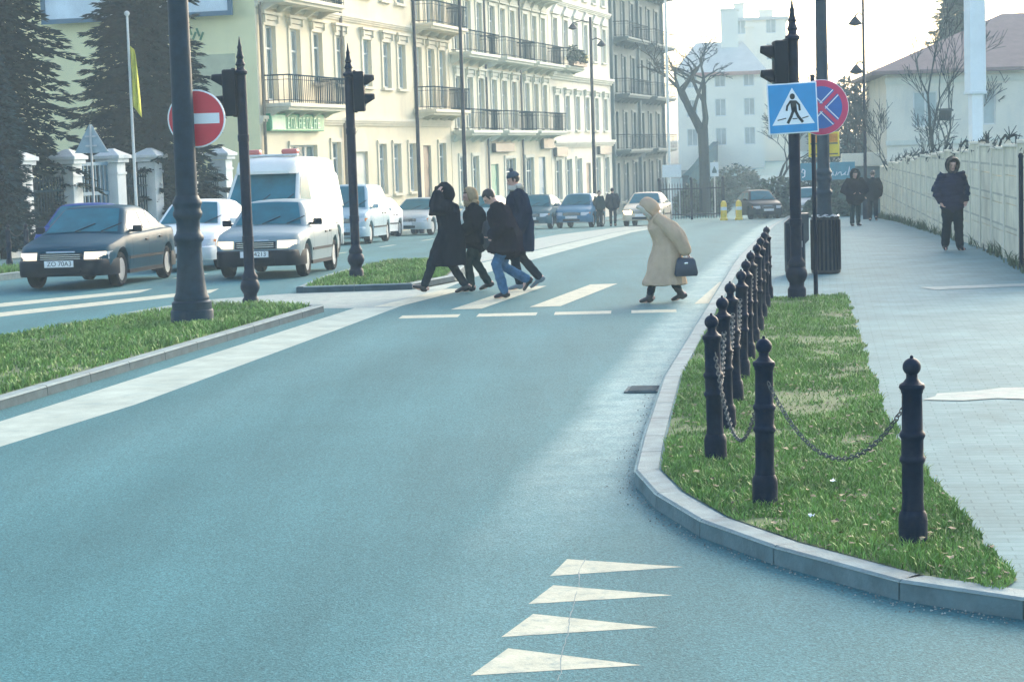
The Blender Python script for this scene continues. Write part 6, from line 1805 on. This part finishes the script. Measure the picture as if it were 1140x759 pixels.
def stand(h=1.72, legs=None, arms=None, lean=0.0, headf=None, face=(1, 0, 0), crouch=0.0):
    k = h / 1.72
    J = {'pelvis': (0, 0, .95 - crouch), 'chest': (lean * .6, 0, 1.28 - crouch), 'neck': (lean, 0, 1.47 - crouch), 'head': (lean + .03, 0, 1.585 - crouch), 'face': face}
    for s, sg in (('l', 1), ('r', -1)):
        J['hip_' + s] = (0, sg * .09, .90 - crouch)
        J['sho_' + s] = (lean * .82, sg * .18, 1.40 - crouch)
    J.update(legs or {'knee_l': (.03, .1, .50), 'ank_l': (0, .1, .09), 'toe_l': (.16, .12, .035), 'knee_r': (.03, -.1, .50), 'ank_r': (0, -.1, .09), 'toe_r': (.16, -.12, .035)})
    J.update(arms or {'elb_l': (-.03, .25, 1.12), 'wri_l': (.06, .24, .88), 'elb_r': (-.03, -.25, 1.12), 'wri_r': (.06, -.24, .88)})
    if headf: J['head'] = headf
    return {a: (tuple(x * k for x in v) if a != 'face' else v) for a, v in J.items()}

CB = cloth('black_coat_cloth', (0.008, 0.013, 0.022))
CB2 = cloth('black_red_coat_cloth', (0.013, 0.013, 0.021))
CN = cloth('navy_coat_cloth', (0.008, 0.019, 0.042))
CN2 = cloth('navy_quilted_cloth', (0.012, 0.02, 0.05))
CG = cloth('dark_green_cloth', (0.014, 0.036, 0.038))
CD = cloth('dark_trouser_cloth', (0.010, 0.020, 0.030))
CJ = cloth('blue_denim', (0.05, 0.125, 0.22), 0.3, 12)
CE = cloth('beige_coat_cloth', (0.47, 0.355, 0.25), 0.14, 4)
CT = cloth('tan_wool', (0.33, 0.25, 0.15), 0.2, 20)
CW = cloth('pale_wool', (0.50, 0.47, 0.40), 0.2, 20)
CC = cloth('grey_blue_knit', (0.06, 0.085, 0.11), 0.3, 30)
HR = mat('dark_hair', (0.025, 0.02, 0.017), 0.5, var=0.3, scale=30)
HB = mat('brown_hair', (0.06, 0.038, 0.022), 0.5, var=0.3, scale=30)
BT = mat('black_leather', (0.015, 0.017, 0.02), 0.4, var=0.2)
WEST = R(-82)      # walking to the left, along the crossing
wide = {'knee_l': (.30, .09, .55), 'ank_l': (.46, .09, .15), 'toe_l': (.62, .10, .16), 'knee_r': (.02, -.09, .50), 'ank_r': (-.22, -.09, .13), 'toe_r': (-.07, -.10, .04)}
# woman in a long black coat, both hands up at her hood
person('woman in a long black coat striding with both hands raised to her hood', (-0.90, 30.75, 0), WEST,
       stand(1.70, wide, {'elb_l': (.26, .24, 1.33), 'wri_l': (.19, .15, 1.58), 'elb_r': (.18, -.30, 1.40), 'wri_r': (.10, -.15, 1.66), 'palm_l': (.03, 0, 1.6), 'palm_r': (.03, 0, 1.7)}, lean=.05, face=(1, -.15, -.25)),
       {'trousers': (CD, 1.02), 'coat': (CB, .46, .065, .07), 'hood': (CB, 1.16, .085), 'fur': CB, 'hair': HR, 'shoe': BT, 'boot': .2, 'cuff': .1, 'fold': .018})
# companion behind with a rucksack, tan scarf
person('hooded person in a dark jacket with a tan scarf, walking between the two black coats', (-0.48, 31.25, 0), WEST,
       stand(1.62, {'knee_l': (.20, .09, .52), 'ank_l': (.16, .09, .10), 'toe_l': (.31, .10, .04), 'knee_r': (.05, -.09, .50), 'ank_r': (-.16, -.09, .14), 'toe_r': (-.02, -.1, .04)}, {'elb_l': (.12, .27, 1.14), 'wri_l': (.30, .2, 1.02), 'elb_r': (.0, -.26, 1.12), 'wri_r': (.16, -.24, .92)}, lean=.10, face=(1, 0, -.35)),
       {'trousers': (CG, 1.05), 'coat': (CB, .78, .06, .02), 'hair': HB, 'scarf': CT, 'hood': (CT, 1.02, .05), 'shoe': BT})
# man in a dark coat and jeans, head bowed
person('man in a short black coat and blue jeans walking left with his head bowed', (-0.02, 29.6, 0), WEST,
       stand(1.68, {'knee_l': (.20, .09, .53), 'ank_l': (.08, .09, .10), 'toe_l': (.23, .10, .04), 'knee_r': (.06, -.09, .49), 'ank_r': (-.30, -.09, .27), 'toe_r': (-.25, -.10, .12)}, {'elb_l': (.06, .28, 1.12), 'wri_l': (.24, .2, 1.00), 'elb_r': (-.06, -.28, 1.10), 'wri_r': (.14, -.22, .95)}, lean=.17, headf=(.25, 0, 1.55), face=(1, -.1, -.55)),
       {'trousers': (CJ, 1.1), 'coat': (CB2, .70, .07, .05), 'hair': HR, 'shoe': BT, 'follow': .2, 'fold': .02})
# tall man behind in navy with a cap and pale collar
person('tall man in a long navy coat, knitted cap and pale collar, behind the others', (0.2, 31.2, 0), WEST,
       stand(1.88, {'knee_l': (.13, .09, .52), 'ank_l': (.06, .09, .10), 'toe_l': (.21, .10, .04), 'knee_r': (.0, -.09, .49), 'ank_r': (-.26, -.09, .17), 'toe_r': (-.14, -.10, .04)}, None, lean=.06, face=(1, 0, -.15)),
       {'trousers': (CD, 1.05), 'coat': (CN, .62, .06, .02), 'cap': CC, 'bobble': True, 'hair': HR, 'scarf': CW, 'shoe': mat('grey_boots', (0.12, 0.17, 0.2), 0.6, var=0.2)})
# elderly woman in beige
bw, P3 = person('stooping woman in a long beige hooded coat and black boots crossing alone', (2.22, 27.85, 0), R(-84),
       stand(1.47, {'knee_l': (.22, .09, .50), 'ank_l': (.32, .09, .11), 'toe_l': (.47, .10, .05), 'knee_r': (-.03, -.09, .49), 'ank_r': (-.24, -.09, .13), 'toe_r': (-.10, -.10, .04)}, {'elb_l': (-.14, .30, 1.10), 'wri_l': (-.26, .30, .86), 'elb_r': (.0, -.27, 1.10), 'wri_r': (.12, -.24, .88)}, lean=.2, headf=(.28, 0, 1.55), face=(1, 0, -.3)),
       {'trousers': (CD, .85), 'coat': (CE, .26, .05, .085), 'hood': (CE, 1.06, .07), 'hair': HB, 'fur': CW, 'shoe': BT, 'boot': .22, 'cuff': .15, 'fold': .022, 'follow': .4, 'fsc': 6})
# her handbag hangs from the left hand
hb_ = thing('handbag', 'dark blue handbag hanging from the beige coated woman\'s hand', 'handbag', (2.46, 27.61, -0.08), R(6))
mb = MB(); mb.rings([[(-.15, -.05, .46), (.15, -.05, .46), (.15, .05, .46), (-.15, .05, .46)], [(-.165, -.06, .5), (.165, -.06, .5), (.165, .06, .5), (-.165, .06, .5)], [(-.13, -.045, .68), (.13, -.045, .68), (.13, .045, .68), (-.13, .045, .68)], [(-.10, -.02, .72), (.10, -.02, .72), (.10, .02, .72), (-.10, .02, .72)]])
mb.build('body', mat('blue_black_leather', (0.02, 0.035, 0.06), 0.35, var=0.25), hb_, angle=60)
mb = MB(); mb.tube([(-.08, 0, .70), (-.06, 0, .78), (-.01, 0, .825), (.04, 0, .78), (.07, 0, .70)], .010, 6); mb.build('handle', BT, hb_)
mb = MB(); mb.box((0, -.052, .64), (.05, .012, .03), bevel=.004); mb.build('clasp', 'chrome', hb_)
# rucksack carried on the chest side of the companion, held in front of the man
rk = thing('rucksack', 'dark rucksack held in front of the man in jeans', 'rucksack', (-0.33, 30.98, 0.0), R(-80))
mb = MB(); mb.limb([(0, 0, .74), (0, 0, .9), (0, 0, 1.06)], [(.15, .085), (.16, .10), (.12, .07)], 14, (1, 0, 0)); o = mb.build('body', mat('rucksack_cloth', (0.03, 0.04, 0.05), 0.8, var=0.3, scale=8), rk); remesh(o, .012, 2, fold=.012)
mb = MB(); mb.limb([(0, -.09, .78), (0, -.10, .90)], [(.11, .03), (.11, .03)], 12, (1, 0, 0)); mb.build('pocket', CD, rk)
mb = MB(); mb.tube([(-.04, 0, 1.12), (0, 0, 1.18), (.04, 0, 1.12)], .01, 6); mb.build('handle', BT, rk)
# hooded walker on the pavement
person('walker in a navy quilted jacket, hood up, hands at the pockets, beside the wall', (8.37, 37.3, 0.094 + G(37.3)), R(4),
       stand(1.74, {'knee_l': (.06, .10, .50), 'ank_l': (.10, .11, .09), 'toe_l': (.25, .14, .035), 'knee_r': (.02, -.10, .50), 'ank_r': (-.10, -.11, .11), 'toe_r': (.04, -.14, .035)}, {'elb_l': (-.07, .275, 1.13), 'wri_l': (.06, .23, .92), 'elb_r': (-.07, -.275, 1.13), 'wri_r': (.06, -.23, .92)}, face=(1, 0, -.1)),
       {'trousers': (CD, 1.25), 'coat': (CN2, .80, .038, -.003), 'hood': (CB, 1.10, .055), 'hair': HR, 'fur': HR, 'fold': .016, 'fsc': 9, 'stretch': (.3, .3, 2.2), 'sleeve': .03})
person('distant walker in a bulky dark hooded coat coming towards the camera', (10.45, 59.6, G(59.6) + 0.094), R(10),
       stand(1.66, None, {'elb_l': (-.02, .32, 1.10), 'wri_l': (.14, .16, 1.04), 'elb_r': (-.02, -.32, 1.10), 'wri_r': (.14, -.16, 1.04)}), {'trousers': (CG, 1.05), 'coat': (CB2, .76, .09, .0), 'hood': (CB, 1.3, .06), 'hair': HR, 'fur': CB, 'bvox': .012}, vox=.014)
person('distant walker in black seen from behind, right of the bulky hooded one', (12.45, 67.5, G(67.5) + 0.094), R(170),
       stand(1.72, {'knee_l': (.12, .09, .50), 'ank_l': (.12, .1, .09), 'toe_l': (.27, .11, .035), 'knee_r': (-.03, -.09, .50), 'ank_r': (-.2, -.1, .14), 'toe_r': (-.06, -.11, .04)}), {'trousers': (CD, 1.08), 'coat': (CB, .80, .05, .0), 'hair': HR, 'bvox': .012}, vox=.014)
for x, y, h, a, lb_ in ((4.66, 88.0, 1.70, 170, 'far pedestrian in dark clothes on the left of the cream car'), (4.02, 87.2, 1.58, 30, 'far pedestrian in a teal dark jacket next to the mid blue car')):
    person(lb_, (x, y, G(y) + 0.0), R(a), stand(h), {'trousers': (CD, .95), 'coat': (CN if a > 100 else CG, .78, .045, .0), 'hair': HR, 'bvox': .014}, vox=.016, group='far pedestrians by the parked cars')
person('far pedestrian in light clothes standing in front of the parked white hatchback', (-5.1, 70.3, G(70.3)), R(30), stand(1.66), {'trousers': (CW, .95), 'coat': (mat('pale_pink_cloth', (0.62, 0.52, 0.48), 0.9, var=0.1), .8, .05, .02), 'hair': HB, 'bvox': .014}, vox=.016)

# ------------------------------------------------------------------ haze
hz = bpy.data.materials.new('haze')
hz.use_nodes = True
t = hz.node_tree
t.nodes.clear()
pv = t.nodes.new('ShaderNodeVolumePrincipled')
pv.inputs['Color'].default_value = (0.74, 0.93, 1.0, 1)
pv.inputs['Density'].default_value = HAZE
pv.inputs['Anisotropy'].default_value = 0.0
ou = t.nodes.new('ShaderNodeOutputMaterial')
t.links.new(pv.outputs[0], ou.inputs['Volume'])
if HAZE > 0:
    mb = MB(); mb.box((50, 315, 9.0), (1110, 760, 24)); o = mb.build('haze', hz, smooth=False); o['kind'] = 'stuff'
